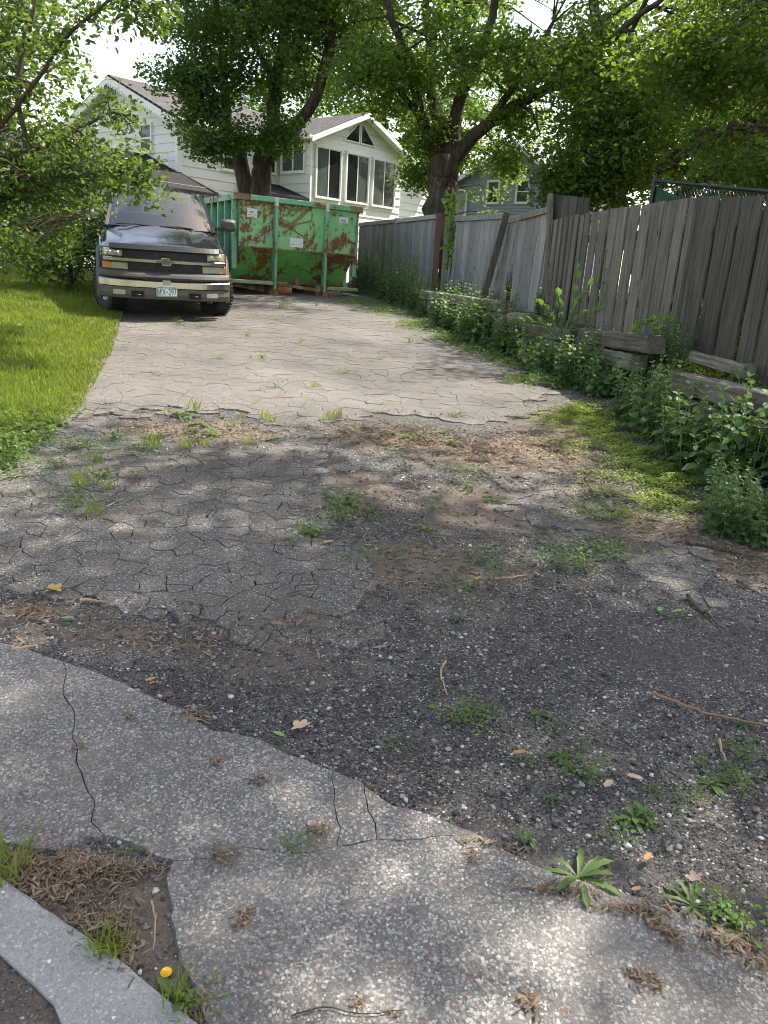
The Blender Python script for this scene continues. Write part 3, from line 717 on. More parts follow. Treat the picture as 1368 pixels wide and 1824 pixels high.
MB().prism([(-.007, -.012), (.006, -.012), (.01, 0), (.006, .014), (-.008, .012)], -.001, .002, Matrix.Translation((0, -.0985, .455)) @ Matrix.Rotation(R(90), 4, 'X')).build('plate_symbol', m_pk, pl)
text('Minnesota', .028, (0, -.101, .5135), plain('plate_pale', (.5, .7, .78), .4), pl, 'plate_lettering')
# wheel-arch cladding, wheels
def wheel(x, y, steer, side):
    wl = empty('wheel'); wl.parent = T; wl.location = (x, y, .385); wl.rotation_euler = (0, 0, steer)
    q = .135
    MB().lathe([(.215, -q*.8), (.245, -q), (.33, -q*1.02), (.375, -q*.9), (.392, -q*.62), (.394, 0), (.392, q*.62), (.375, q*.9), (.33, q*1.02), (.245, q), (.215, q*.8)], 40).build('tire', m_tire, wl)
    tr = MB()
    for k in range(44):
        a = 2 * math.pi * k / 44
        for sx in (-1, 1):
            M = Matrix.Rotation(a + (.035 if sx > 0 else 0), 4, 'X') @ Matrix.Translation((sx * q * .72, 0, .386))
            tr.box(-q*.26, q*.26, -.017, .017, 0, .013, M)
            tr.box(-q*.3, q*.02, -.014, .014, -.006, .0115, M @ Matrix.Translation((-sx*q*.38, .02, 0)))
    tr.build('tread', m_tire, wl)
    sd_ = side
    rm = MB().lathe([(.225, -sd_*q*.7), (.225, sd_*q*.82), (.212, sd_*q*.8), (.2, sd_*q*.5)], 32).build('rim', m_rim, wl)
    for k in range(6):
        a = 2 * math.pi * k / 6; M = Matrix.Rotation(a, 4, 'X')
        mb = MB(); mb.add([M @ Vector(p) for p in [(sd_*q*.5, -.028, .2), (sd_*q*.5, .028, .2), (sd_*q*.62, .04, .06), (sd_*q*.62, -.04, .06), (sd_*q*.3, -.028, .2), (sd_*q*.3, .028, .2), (sd_*q*.4, .04, .06), (sd_*q*.4, -.04, .06)]], [(0,1,2,3),(7,6,5,4),(0,4,5,1),(1,5,6,2),(2,6,7,3),(3,7,4,0)])
        mb.build('spoke', m_rim, wl)
    MB().lathe([(0, sd_*q*.72), (.05, sd_*q*.7), (.07, sd_*q*.6), (.07, sd_*q*.3)], 20).build('hub', m_rim, wl)
    MB().lathe([(0, -sd_*q*.1), (.21, -sd_*q*.1)], 20).build('brake_disc', m_matte, wl)
for sx in (-1, 1):
    wheel(sx * .85, .95, R(24), sx); wheel(sx * .85, 4.25, 0, sx)
    for yw in (.95, 4.25):
        secs = []
        for k in range(19):
            a = R(-18) + R(216) * k / 18
            secs.append([Vector((sx * xx, yw - math.cos(a) * rr, .42 + math.sin(a) * rr)) for xx, rr in ((.95, .455), (1.035, .46), (1.045, .49), (1.0, .56), (.965, .565), (.95, .5))])
        MB().loft(secs, close=True, cap=True).build('fender_flare', m_gray, T)
    MB().box(sx*.955 - .02, sx*.955 + .045*sx - .0, 1.45, 3.7, .42, .62).build('rocker_cladding', m_gray, T)
    ch = MB().box(sx*.2 if sx > 0 else -.55, .55 if sx > 0 else -.2, .35, 5.2, .33, .5).build('chassis_rail', m_matte, T)
MB().box(-.8, .8, .3, 3.6, .5, .69).build('underbody', m_matte, T)
MB().tube([(-.75, .95, .385), (.75, .95, .385)], .05, 8).build('axle', m_matte, T)
# cab: roof, pillars, glass, inside
rf = []
for k in range(13):
    y = 2.06 + 1.8 * k / 12; row = []
    zc = 1.80 + .045 * math.sin(math.pi * min(1, .35 + .65 * k / 12) ) - (.035 if k == 0 else 0)
    for j in range(17):
        u = -1 + 2 * j / 16; row.append(Vector((.765 * u * (1 - .02 * (k == 0)), y - .07 * (1 - u * u) * (k < 2), zc - .05 * u * u - .10 * max(0, abs(u) - .84) / .16)))
    rf.append(row)
roof = MB().loft(rf).build('roof', m_paint, T)
MB().add([(-.74, 2.09, 1.70), (.74, 2.09, 1.70), (.74, 3.85, 1.70), (-.74, 3.85, 1.70)], [(3, 2, 1, 0)]).build('headliner', m_dash, roof)
MB().tube([(-.02, 2.5, 1.85), (0, 2.5, 1.9), (.02, 2.55, 1.9)], [.022, .016, .006], 8).build('antenna', m_black, roof)
for sx in (-1, 1):
    MB().bar((sx*.885, 1.34, 1.21), (sx*.735, 2.07, 1.755), .07, .06, (sx, 0, .3)).build('windshield_pillar', m_paint, T, .012)
    MB().bar((sx*.93, 2.62, 1.22), (sx*.765, 2.68, 1.74), .06, .09, (sx, 0, .3)).build('door_pillar', m_black, T)
    MB().bar((sx*.93, 3.6, 1.22), (sx*.765, 3.7, 1.74), .06, .22, (sx, 0, .3)).build('rear_pillar', m_paint, T)
    MB().bar((sx*.76, 2.0, 1.735), (sx*.76, 3.85, 1.735), .06, .05).build('roof_rail', m_paint, T)
    for y0, y1, y2, y3 in ((1.42, 2.6, 2.65, 2.07), (2.66, 3.52, 3.62, 2.7)):
        MB().add([(sx*.915, y0, 1.235), (sx*.915, y1, 1.235), (sx*.762, y2, 1.73), (sx*.762, y3, 1.73)], [(0, 1, 2, 3) if sx > 0 else (3, 2, 1, 0)]).build('side_window', m_wind, T)
    # sail panel behind the cab
    MB().add([(sx*.95, 3.7, 1.24), (sx*.95, 4.7, 1.24), (sx*.78, 3.85, 1.72), (sx*.72, 3.85, 1.74), (sx*.86, 4.7, 1.26), (sx*.86, 3.7, 1.24)], [(0, 1, 2) if sx > 0 else (2, 1, 0), (1, 4, 3, 2), (4, 5, 3)]).build('sail_panel', m_gray, T)
    mi_ = empty('side_mirror'); mi_.parent = T
    rows = []
    for k, (yy, sc_) in enumerate(((1.50, .55), (1.52, .86), (1.56, 1.0), (1.62, 1.0), (1.66, .92))):
        rows.append([Vector((sx*1.165 + .135*sc_*math.copysign(abs(math.cos(a))**.55, math.cos(a)), yy, 1.345 + .095*sc_*math.copysign(abs(math.sin(a))**.55, math.sin(a)))) for a in [2*math.pi*q/20 for q in range(20)]])
    MB().loft(rows, close=True, cap=True).build('mirror_housing', m_gray, mi_)
    MB().bar((sx*.93, 1.6, 1.27), (sx*1.08, 1.58, 1.29), .08, .05).build('mirror_arm', m_black, mi_)
ws = []
for k in range(9):
    v = k / 8; y = 1.33 + .74 * v; z = 1.225 + .545 * v; row = []
    for j in range(17):
        u = -1 + 2 * j / 16; row.append(Vector((u * (.865 - .145 * v), y + .13 * abs(u) ** 2.2 - .10 + .03 * math.sin(math.pi * v) * -1, z + .012)))
    ws.append(row)
wind = MB().loft(ws).build('windshield', m_wind, T)
MB().box(-.86, .86, 1.36, 1.62, 1.12, 1.215).build('cowl', m_black, T)
MB().box(-.8, .8, 1.62, 1.95, 1.1, 1.27).build('dashboard', m_dash, T, .03, 2)
MB().add([(-.7, 3.86, 1.25), (.7, 3.86, 1.25), (.66, 3.84, 1.72), (-.66, 3.84, 1.72)], [(0, 1, 2, 3)]).build('rear_window', m_wind, T)
MB().box(-.78, .78, 3.45, 3.6, .9, 1.4).build('rear_seat', m_seat, T, .05, 2)
for sx in (-1, 1):
    se = MB().box(sx*.42-.25, sx*.42+.25, 2.5, 2.66, .8, 1.42).build('seat', m_seat, T, .06, 2)
    MB().box(sx*.42-.13, sx*.42+.13, 2.52, 2.62, 1.44, 1.62).build('headrest', m_seat, se, .03, 2)
MB().lathe([(.17, -.012), (.19, 0), (.17, .012), (.155, 0), (.17, -.012)], 24, Matrix.Translation((.4, 1.98, 1.2)) @ Matrix.Rotation(R(62), 4, 'X') @ Matrix.Rotation(R(90), 4, 'Y')).build('steering_wheel', m_black, T)
for x0, x1 in ((-.72, -.12), (-.02, .52)):
    wp = MB().tube([(x0, 1.26, 1.262), ((x0+x1)/2, 1.255, 1.272), (x1, 1.262, 1.258)], .009, 6).build('wiper', m_matte, T)
    MB().tube([((x0+x1)/2, 1.25, 1.28), (x1 + .08, 1.3, 1.235)], .008, 6).build('wiper_arm', m_matte, wp)
MB().box(-.9, .9, 4.6, 5.5, 1.2, 1.262).build('bed_cover', m_gray, T)

# the nose slopes down towards the bumper
def droop(o):
    if o.name.split('.')[0] in ('wheel', 'fender_flare', 'side_mirror', 'chassis_rail', 'axle', 'underbody', 'roof', 'windshield', 'windshield_pillar', 'side_window', 'cowl', 'dashboard', 'wiper'): return
    k = lambda y: 1 - .085 * min(1.0, max(0.0, (1.35 - y) / 1.1))
    if o.type == 'MESH':
        if o.location.length > 1e-6: o.location.z *= k(o.location.y)
        else:
            for v in o.data.vertices: v.co.z *= k(v.co.y)
    for c in o.children: droop(c)
for c in list(T.children): droop(c)

# ================================================================== DUMPSTER
def rustmat(name, col, col2, amount=.5, grey=0.0, seed=0.0):
    m, nt = NM(name); v = N(nt, 'Mapping', {0: N(nt, 'TexCoord').outputs['Object'], 1: (seed, seed * 1.3, seed * .7)}).outputs[0]
    n1 = noise_(nt, v, 1.35, 8, .64, dist=1.2); n2 = noise_(nt, N(nt, 'Mapping', {0: v, 3: (7, 7, 1.6)}).outputs[0], 1.3, 8, .7); n3 = noise_(nt, v, 14, 6, .75)
    paint = mixc(nt, noise_(nt, v, .8, 5), col, col2)
    paint = mixc(nt, ramp(nt, noise_(nt, v, 5, 6, .7), [(.45, 0.), (.75, .5)]), paint, (.36, .52, .36))
    k = math_(nt, 'ADD', math_(nt, 'MULTIPLY', n1, .6), math_(nt, 'ADD', math_(nt, 'MULTIPLY', n2, .28), math_(nt, 'MULTIPLY', n3, .24)))
    th = .735 - .2 * amount
    km = ramp(nt, k, [(th, 0.), (th + .02, 1.)])
    rc = mixc(nt, noise_(nt, v, 9, 6, .7), (.085, .036, .018), (.3, .14, .065))
    edge_ = ramp(nt, k, [(th - .03, 0.), (th, .75)])
    c = mixc(nt, edge_, paint, mixc(nt, .5, col, (.25, .12, .06)))
    c = mixc(nt, km, c, rc)
    if grey:
        gm = ramp(nt, noise_(nt, v, 1.1, 4, .5), [(.56, 0.), (.6, grey)]); c = mixc(nt, math_(nt, 'MULTIPLY', gm, math_(nt, 'SUBTRACT', 1.0, km)), c, (.3, .31, .3))
    r = math_(nt, 'ADD', math_(nt, 'MULTIPLY', km, .45), .42)
    finish(nt, c, r, 0, math_(nt, 'ADD', k, math_(nt, 'MULTIPLY', n3, .3)), .25, .02, spec=.4); return m
GA, GB = (.2, .5, .19), (.27, .58, .27)
m_du = rustmat('dumpster_paint_upper', GA, GB, .94, .9)
m_dl = rustmat('dumpster_paint_lower_shaded', (.13, .42, .07), (.19, .5, .13), .82, 0, 5.0)  # yellower green, also darkened: shade of the downward tilt put into the paint
m_ds = rustmat('dumpster_paint_side_shaded', (.03, .15, .085), (.045, .2, .12), .3, 0, 9.0)  # darker, bluer green with the shade of the side put into the colour
m_dr = rustmat('dumpster_rail', (.13, .36, .2), (.2, .44, .28), .66, 0, 3.0)
m_rust = rustmat('dumpster_rust', (.16, .1, .06), (.2, .15, .09), .9, 0, 2.0)
m_shelf = rustmat('dumpster_shelf', (.2, .26, .14), (.3, .31, .2), .5, 0, 7.0)
D = empty('dumpster', (-3.09, 15.5, 1.0), (0, R(0.6), R(30)))
tag(D, 'open green steel roll-off dumpster with rusty scratched front beside the pickup', 'dumpster')
WD, HD, LD = 2.5, 1.85, 5.2
prof = [(.0, HD - .02), (.045, .92), (.62, .30)]
MB().add([(0, 0, HD - .02), (.70, 0, HD - .02), (.70, .045, .92), (0, .045, .92), (0, .012, HD - .02), (.70, .012, HD - .02)], [(0, 3, 2, 1), (0, 1, 5, 4)]).build('front_panel', m_du, D)
for a, b in ((.70, 1.78), (1.78, WD)):
    MB().add([(a, 0, HD - .02), (b, 0, HD - .02), (b, .045, .92), (a, .045, .92)], [(0, 3, 2, 1)]).build('front_panel', m_du, D)
for a, b in ((0, .70), (.70, 1.78), (1.78, WD)):
    MB().add([(a, .047, .918), (b, .047, .918), (b, .62, .30), (a, .62, .30)], [(0, 3, 2, 1)]).build('lower_panel', m_dl, D)
MB().box(.0, WD, .03, .06, .905, .93).build('seam', m_rust, D)
tr_ = MB().box(-.08, WD + .08, -.07, .07, HD - .10, HD).build('top_rail', m_dr, D, .012)
for x0, x1 in ((-.085, .2), (WD - .2, WD + .085)): MB().box(x0, x1, -.075, .075, HD - .105, HD + .004).build('rusty_corner', m_rust, tr_)
for k, xp in enumerate((.72, 1.79)):
    ps = MB().prism([(xp - .028, -.11), (xp + .028, -.11), (xp + .028, .03), (xp - .028, .03)], .14, HD - .16).build('front_post', m_dr, D, .008)
    MB().add([(xp-.034, -.115, HD-.16), (xp+.034, -.115, HD-.16), (xp+.034, .0, HD-.16), (xp-.034, .0, HD-.16), (xp-.034, -.075, HD+.005), (xp+.034, -.075, HD+.005), (xp+.034, -.02, HD+.005), (xp-.034, -.02, HD+.005)], [(0,1,5,4),(1,2,6,5),(2,3,7,6),(3,0,4,7),(4,5,6,7)]).build('post_cap', plain('post_cream', (.5, .47, .4), .7), ps)
    MB().box(xp - .055, xp + .055, -.15, .06, .0, .16).build('roller_bracket', m_rust, D)
    MB().lathe([(0, xp + .06), (.095, xp + .06), (.095, xp + .36), (0, xp + .36)], 20, Matrix.Translation((0, -.02, .125))).build('roller', m_rust, D)
for xr in (.76, 1.72):
    MB().box(xr - .05, xr + .05, .06, LD - .2, .06, .27).build('floor_rail', m_rust, D)
MB().box(0, WD, .6, LD, .265, .305).build('floor', m_rust, D)
for y in np.arange(.9, LD, .6): MB().box(.05, WD - .05, y - .04, y + .04, .2, .264).build('cross_member', m_rust, D)
MB().prism([(-.16, -.10), (.66, -.10), (1.1, .18), (1.1, .5), (-.16, .5)], .235, .30).build('front_shelf', m_shelf, D, .006)
MB().prism([(1.85, -.12), (2.62, .02), (2.62, .42), (1.85, .42)], .2, .262).build('front_shelf', m_shelf, D, .006)
MB().bar((.8, -.02, .26), (1.7, -.06, .18), .07, .06).build('hook_bar', m_rust, D)
MB().box(1.16, 1.24, -.05, .03, .2, .4).build('hook_plate', m_rust, D)
for sx, x in ((-1, 0.0), (1, WD)):
    wl = MB().add([(x, .0, HD-.05), (x, .045, .92), (x, .62, .3), (x, LD, .3), (x, LD, HD-.05)], [(0, 1, 2, 3, 4) if sx > 0 else (4, 3, 2, 1, 0)]).build('side_wall', m_ds, D)
    sm = wl.modifiers.new('thick', 'SOLIDIFY'); sm.thickness = .01; sm.offset = -1
    MB().box(min(x, x + sx*.1), max(x, x + sx*.1), .07, LD, HD - .12, HD - .002).build('side_rail', m_dr, D, .01)
    MB().box(min(x, x + sx*.1), max(x, x + sx*.1), .5, LD, .26, .36).build('bottom_rail', m_dr, D)
    for k in range(12):
        y = .12 + k * .44
        MB().box(min(x + sx*.002, x + sx*.095), max(x + sx*.002, x + sx*.095), y, y + .07, .36 if y > .5 else .5, HD - .12).build('side_rib', m_dr, D)
bk = MB().box(0, WD, LD - .03, LD, .3, HD - .05).build('rear_wall', m_ds, D)
MB().box(-.1, WD + .1, LD - .08, LD + .05, HD - .12, HD).build('rear_rail', m_dr, D)
m_stk = plain('sticker_white', (.72, .72, .72), .5, var=.25, vs=25)
for x0, x1, z0, z1 in ((.16, .36, HD - .4, HD - .24), (1.06, 1.34, .98, 1.15), (2.1, 2.3, HD - .33, HD - .22)):
    yy = lambda z: .045 * (HD - .02 - z) / .93 - .004
    st_ = MB().add([(x0, yy(z0), z0), (x1, yy(z0), z0), (x1, yy(z1), z1), (x0, yy(z1), z1), (x0, yy(z0)+.003, z0), (x1, yy(z0)+.003, z0), (x1, yy(z1)+.003, z1), (x0, yy(z1)+.003, z1)], [(0,1,2,3),(7,6,5,4),(0,4,5,1),(2,6,7,3)]).build('sticker', m_stk, D)
m_ink = plain('faded_ink', (.28, .3, .32), .6, var=.3, vs=30); m_inkr = plain('faded_red_ink', (.4, .16, .12), .6)
for x0, z0, w_, h_, mt in ((.18, HD - .36, .15, .012, m_ink), (.22, HD - .32, .06, .03, m_inkr), (.18, HD - .385, .12, .008, m_ink), (2.13, HD - .3, .12, .03, m_ink), (2.13, HD - .318, .14, .01, m_ink), (1.09, 1.02, .07, .008, m_ink), (1.2, 1.04, .09, .006, m_ink)):
    yq = .045 * (HD - .02 - z0) / .93 - .0055
    MB().box(x0, x0 + w_, yq - .001, yq + .003, z0, z0 + h_).build('sticker_print', mt, D)
# the deep scratch: a raised, bent scar of bare rusted steel on the middle panel
scar = MB()
for a, b, w_ in (((.98, 1.66), (1.42, 1.7), .07), ((1.42, 1.7), (1.03, 1.36), .09), ((1.03, 1.36), (1.5, 1.5), .05), ((1.5, 1.5), (1.5, 1.64), .04), ((1.1, 1.3), (1.42, 1.15), .03)):
    A_ = Vector((a[0], .045 * (HD - .02 - a[1]) / .93 - .004, a[1])); B_ = Vector((b[0], .045 * (HD - .02 - b[1]) / .93 - .004, b[1]))
    k_ = 7; top_, bot_ = [], []
    for j in range(k_ + 1):
        p = A_.lerp(B_, j / k_); nrm = (B_ - A_).cross(Vector((0, 1, 0))).normalized(); ww = w_ * (.3 + .7 * math.sin(math.pi * (j + .4) / (k_ + .8))) * random.uniform(.6, 1.3)
        top_.append(p + nrm * ww * .5); bot_.append(p - nrm * ww * .5)
    scar.add(top_ + bot_, [(j, j + 1, k_ + 2 + j, k_ + 1 + j) for j in range(k_)])
sc_o = scar.build('rusty_scar', m_rust, D); sm = sc_o.modifiers.new('thick', 'SOLIDIFY'); sm.thickness = .004; sm.offset = 0

# ================================================================== HOUSES
def sidingmat(name, col):
    m, nt = NM(name); v = coords(nt); n = noise_(nt, v, .9, 5); f = noise_(nt, N(nt, 'Mapping', {0: v, 3: (1, 1, 6)}).outputs[0], 6, 5, .7)
    c = mixc(nt, ramp(nt, f, [(.35, 0.), (.75, .5)]), col, [x * .82 for x in col]); c = mixc(nt, ramp(nt, n, [(.5, 0.), (.75, .3)]), c, [x * .85 for x in col])
    finish(nt, c, .55, 0, f, .08, .004); return m
m_white = sidingmat('white_siding', (.74, .74, .72)); m_trim = plain('white_trim', (.78, .78, .77), .5, var=.06)
m_gsid = sidingmat('gray_siding', (.27, .285, .41))
def shinglemat(name, a, b):
    m, nt = NM(name); v = coords(nt)
    br = N(nt, 'TexBrick', {'Vector': N(nt, 'Mapping', {0: v, 3: (1, 1, 1)}).outputs[0], 'Color1': c4(a), 'Color2': c4(b), 'Mortar': c4([x * .4 for x in a]), 'Scale': 3.2, 'Mortar Size': .02, 'Brick Width': .9, 'Row Height': .42})
    n = noise_(nt, v, 30, 5, .8); c = mixc(nt, 1.0, br.outputs[0], ramp(nt, n, [(.3, .6), (.7, 1.35)]), 'MULTIPLY')
    finish(nt, c, .95, 0, n, .5, .01, spec=.1); return m
m_shing = shinglemat('gray_shingles', (.082, .078, .077), (.115, .11, .108)); m_shingd = shinglemat('black_shingles', (.028, .027, .028), (.045, .043, .043)); m_shingl = shinglemat('pale_shingles', (.2, .2, .21), (.26, .26, .27))
def panemat(name, col):
    m, nt = NM(name); v = coords(nt, (1, 1, .25)); n = noise_(nt, v, 7, 5, .6)
    finish(nt, mixc(nt, n, [x * .6 for x in col], [x * 1.4 for x in col]), .06, 0, noise_(nt, coords(nt), 1.5, 2), .04, .05, spec=.6); return m
m_pane = panemat('dark_pane', (.018, .021, .021)); m_curt = panemat('curtained_pane', (.085, .105, .095))
def FR(o, ux, nz):
    """frame: u along the wall, v up, n outwards"""
    u, n = Vector(ux).normalized(), Vector(nz).normalized()
    return Matrix(((u.x, 0, n.x, o[0]), (u.y, 0, n.y, o[1]), (0, 1, 0, o[2] if len(o) > 2 else 0), (0, 0, 0, 1)))
def hexa(mb, M, q, n0, n1a, n1b):
    """four (u, v) corners: inner face at n0, outer face at n1a (bottom pair) and n1b (top pair)"""
    (a, b, c, d) = q
    vs = [M @ Vector((p[0], p[1], n0)) for p in q] + [M @ Vector((a[0], a[1], n1a)), M @ Vector((b[0], b[1], n1a)), M @ Vector((c[0], c[1], n1b)), M @ Vector((d[0], d[1], n1b))]
    return mb.add(vs, [(0,3,2,1),(4,5,6,7),(0,1,5,4),(1,2,6,5),(2,3,7,6),(3,0,4,7)])
def siding(parent, M, uL, uR, z0, z1, ex, mat, name='siding_board', lap=.03, joined=None):
    z = z0
    while z < z1 - .03:
        zt = min(z + ex, z1); a, b, c, d = uL(z), uR(z), uR(zt), uL(zt)
        if b - a > .05:
            if d > c: c = d = (c + d) / 2
            q = ((a, z + .004), (b, z + .004), (c, zt), (d, zt))
            if joined is not None: hexa(joined, M, q, 0, lap, .006)
            else: hexa(MB(), M, q, 0, lap, .006).build(name, mat, parent)
        z = zt
def window(parent, M, u0, u1, z0, z1, panes=2, n=.1, curtains=(), mull='v', fw=.06, name='window'):
    mb = MB(); hexa(mb, M, ((u0 - fw, z0 - fw), (u1 + fw, z0 - fw), (u1 + fw, z0), (u0 - fw, z0)), 0, n, n)
    hexa(mb, M, ((u0 - fw, z1), (u1 + fw, z1), (u1 + fw, z1 + fw), (u0 - fw, z1 + fw)), 0, n, n)
    hexa(mb, M, ((u0 - fw, z0), (u0, z0), (u0, z1), (u0 - fw, z1)), 0, n, n); hexa(mb, M, ((u1, z0), (u1 + fw, z0), (u1 + fw, z1), (u1, z1)), 0, n, n)
    w_ = mb.build(name, m_trim, parent)
    for k in range(panes):
        if mull == 'v': a, b, c, d = u0 + (u1-u0)*k/panes, u0 + (u1-u0)*(k+1)/panes, z0, z1
        else: a, b, c, d = u0, u1, z0 + (z1-z0)*k/panes, z0 + (z1-z0)*(k+1)/panes
        nn = n - .03 - .014 * (k % 2)
        hexa(MB(), M, ((a, c), (b, c), (b, d), (a, d)), 0, nn, nn).build('pane', m_curt if k in curtains else m_pane, w_)
        s_ = .028; sb = MB()
        for q in (((a, c), (a+s_, c), (a+s_, d), (a, d)), ((b-s_, c), (b, c), (b, d), (b-s_, d)), ((a+s_, c), (b-s_, c), (b-s_, c+s_), (a+s_, c+s_)), ((a+s_, d-s_), (b-s_, d-s_), (b-s_, d), (a+s_, d))): hexa(sb, M, q, nn - .01, nn + .016, nn + .016)
        sb.build('sash', m_trim, w_)
    return w_
def slabroof(mb, p, th=.09):
    """four corners of a roof plane, thickened downwards"""
    p = [Vector(q) for q in p]; dn = Vector((0, 0, -th)); mb.add(p + [q + dn for q in p], [(0,1,2,3),(7,6,5,4),(0,4,5,1),(1,5,6,2),(2,6,7,3),(3,7,4,0)]); return mb

Hh = empty('white_house', (-7.33, 27.0, 0), (0, 0, R(50)))
tag(Hh, 'white lap-sided house with gable, black porch roof and sunroom behind the dumpster', 'house')
GZ = 1.1
wl = MB(); wl.box(.0, 13, .0, 6.6, GZ - .3, 5.92); wl.add([(0, 0, 5.92), (0, 6.6, 5.92), (0, 3.3, 7.25), (13, 0, 5.92), (13, 6.6, 5.92), (13, 3.3, 7.25)], [(0, 2, 1), (3, 4, 5)]); wl.build('wall', m_white, Hh)
Mg = FR((0, 0, 0), (0, 1, 0), (-1, 0, 0)); Mr = FR((0, 0, 0), (1, 0, 0), (0, -1, 0))
siding(Hh, Mg, lambda z: max(0, (z - 5.92) / 1.33 * 3.3), lambda z: 6.6 - max(0, (z - 5.92) / 1.33 * 3.3), 3.3, 7.2, .27, m_white)
siding(Hh, Mr, lambda z: 0, lambda z: 13, 2.2, 5.85, .29, m_white)
hexa(MB(), Mr, ((-.03, 1.5), (.1, 1.5), (.1, 5.9), (-.03, 5.9)), 0, .05, .05).build('corner_board', m_trim, Hh)
hexa(MB(), Mg, ((-.04, 1.5), (.1, 1.5), (.1, 5.9), (-.04, 5.9)), 0, .05, .05).build('corner_board', m_trim, Hh)
window(Hh, Mg, 1.42, 2.04, 4.98, 5.8, 2, .1, (0,), 'h'); window(Hh, Mr, 1.75, 2.6, 4.62, 5.42, 2, .1, (), 'h'); window(Hh, Mr, 3.6, 4.05, 4.75, 5.5, 1, .1)
sl_ = 1.33 / 3.3; ov = .45
rf_ = MB(); slabroof(rf_, [(-.42, -ov, 5.95 - ov*sl_ + .1), (13.3, -ov, 5.95 - ov*sl_ + .1), (13.3, 3.3, 7.38), (-.42, 3.3, 7.38)]); slabroof(rf_, [(-.42, 3.302, 7.38), (13.3, 3.302, 7.38), (13.3, 6.6+ov, 5.95 - ov*sl_ + .1), (-.42, 6.6+ov, 5.95 - ov*sl_ + .1)])
roof_o = rf_.build('roof', m_shing, Hh)
for s in (0, 1):
    y0, y1 = (-ov, 3.3) if s == 0 else (6.6 + ov, 3.3); zA, zB = 5.95 - ov*sl_, 7.29
    slabroof(MB(), [(-.46, y0, zA + .02), (-.425, y0, zA + .02), (-.425, y1, zB + .02), (-.46, y1, zB + .02)], .2).build('rake_board', m_trim, Hh)
    slabroof(MB(), [(-.42, y0, zA), (0.0, y0, zA), (0.0, y1, zB), (-.42, y1, zB)], .03).build('soffit', m_trim, Hh)
    dm = MB(); L = math.hypot(y1 - y0, zB - zA); k_ = int(L / .115)
    for j in range(k_):
        t = (j + .5) / k_; yy, zz = y0 + (y1 - y0) * t, zA + (zB - zA) * t - .17
        dm.box(-.475, -.45, yy - .028, yy + .028, zz - .085, zz + .01)
    dm.build('dentil_trim', m_trim, Hh)
MB().box(-.4, 13, -ov - .07, -ov, 5.95 - ov*sl_ - .02, 5.95 - ov*sl_ + .09).build('eave_gutter', m_trim, Hh)
slabroof(MB(), [(-.4, -ov, 5.95 - ov*sl_ - .02), (13, -ov, 5.95 - ov*sl_ - .02), (13, 0, 5.93 - ov*sl_), (-.4, 0, 5.93 - ov*sl_)], .02).build('soffit', m_trim, Hh)
MB().box(2.6, 2.9, 2.6, 2.9, 7.1, 7.35).build('roof_vent', m_matte, roof_o)
# wing with black roof in front of the gable
MB().box(-6, -.05, -1.5, 4.6, GZ - .4, 3.8).build('porch_wall', m_white, Hh)
pr = MB(); slabroof(pr, [(-6.3, -2.0, 3.62), (-.05, -2.0, 3.62), (-.05, 1.72, 4.9), (-6.3, 1.72, 4.9)]); slabroof(pr, [(-6.3, 1.722, 4.9), (-.05, 1.722, 4.9), (-.05, 5.0, 3.75), (-6.3, 5.0, 3.75)])
pr.build('porch_roof', m_shingd, Hh)
slabroof(MB(), [(-.048, -2.0, 3.66), (.06, -2.0, 3.66), (.06, -.06, 4.3), (-.048, -.06, 4.3)], .12).build('porch_rake', m_matte, Hh)
slabroof(MB(), [(.062, -1.6, 3.66), (1.4, -1.6, 3.62), (1.4, -.06, 3.95), (.062, -.06, 4.05)], .1).build('lean_to_roof', m_shing, Hh)
# sunroom
XS, YS = 4.34, -1.59
Ms = FR((XS, YS, 0), (1, 0, 0), (0, -1, 0)); Ml = FR((XS, 0, 0), (0, -1, 0), (-1, 0, 0)); SW = 4.95
wl = MB(); wl.box(XS, XS + SW, YS, -.002, GZ - .4, 5.92); wl.add([(XS, YS, 5.92), (XS + SW, YS, 5.92), (XS + 2.5, YS, 6.93)], [(0, 1, 2)]); wl.build('sunroom_wall', m_white, Hh)
siding(Hh, Ms, lambda z: max(0, (z - 5.95) / 1.0 * 2.5), lambda z: SW - max(0, (z - 5.95) / 1.0 * 2.45), 2.4, 6.9, .29, m_white)
siding(Hh, Ml, lambda z: 0, lambda z: -YS, 2.4, 5.9, .29, m_white)
hexa(MB(), Ms, ((.0, 5.72), (SW, 5.72), (SW, 5.98), (.0, 5.98)), 0, .04, .04).build('header_board', m_trim, Hh)
hexa(MB(), Ms, ((-.03, 2.0), (.06, 2.0), (.06, 5.9), (-.03, 5.9)), 0, .05, .05).build('corner_board', m_trim, Hh)
for (a, b), cu in zip(((.24, 1.44), (1.77, 2.95), (3.24, 4.49)), ((0,), (1,), (0,))):
    window(Hh, Ms, a, b, 4.03, 5.66, 2, .11, cu, fw=.05, name='sliding_door')
window(Hh, Ml, .2, 1.32, 4.83, 5.64, 2, .1, (0, 1), fw=.07)
for tri in (((1.66, 6.1), (2.36, 6.1), (2.36, 6.72)), ((2.52, 6.1), (3.2, 6.1), (2.52, 6.72))):
    c_ = (sum(p[0] for p in tri) / 3, sum(p[1] for p in tri) / 3)
    big = [(c_[0] + (p[0]-c_[0])*1.22, c_[1] + (p[1]-c_[1])*1.22) for p in tri]
    tw = MB().prism(big, 0, .065, Ms).build('gable_window', m_trim, Hh); MB().prism(tri, .03, .07, Ms).build('pane', m_pane, tw)
s2 = (7.06 - 5.97) / 2.72; zE = 5.97
rr = MB(); y0_, y1_ = YS - .4, 3.0
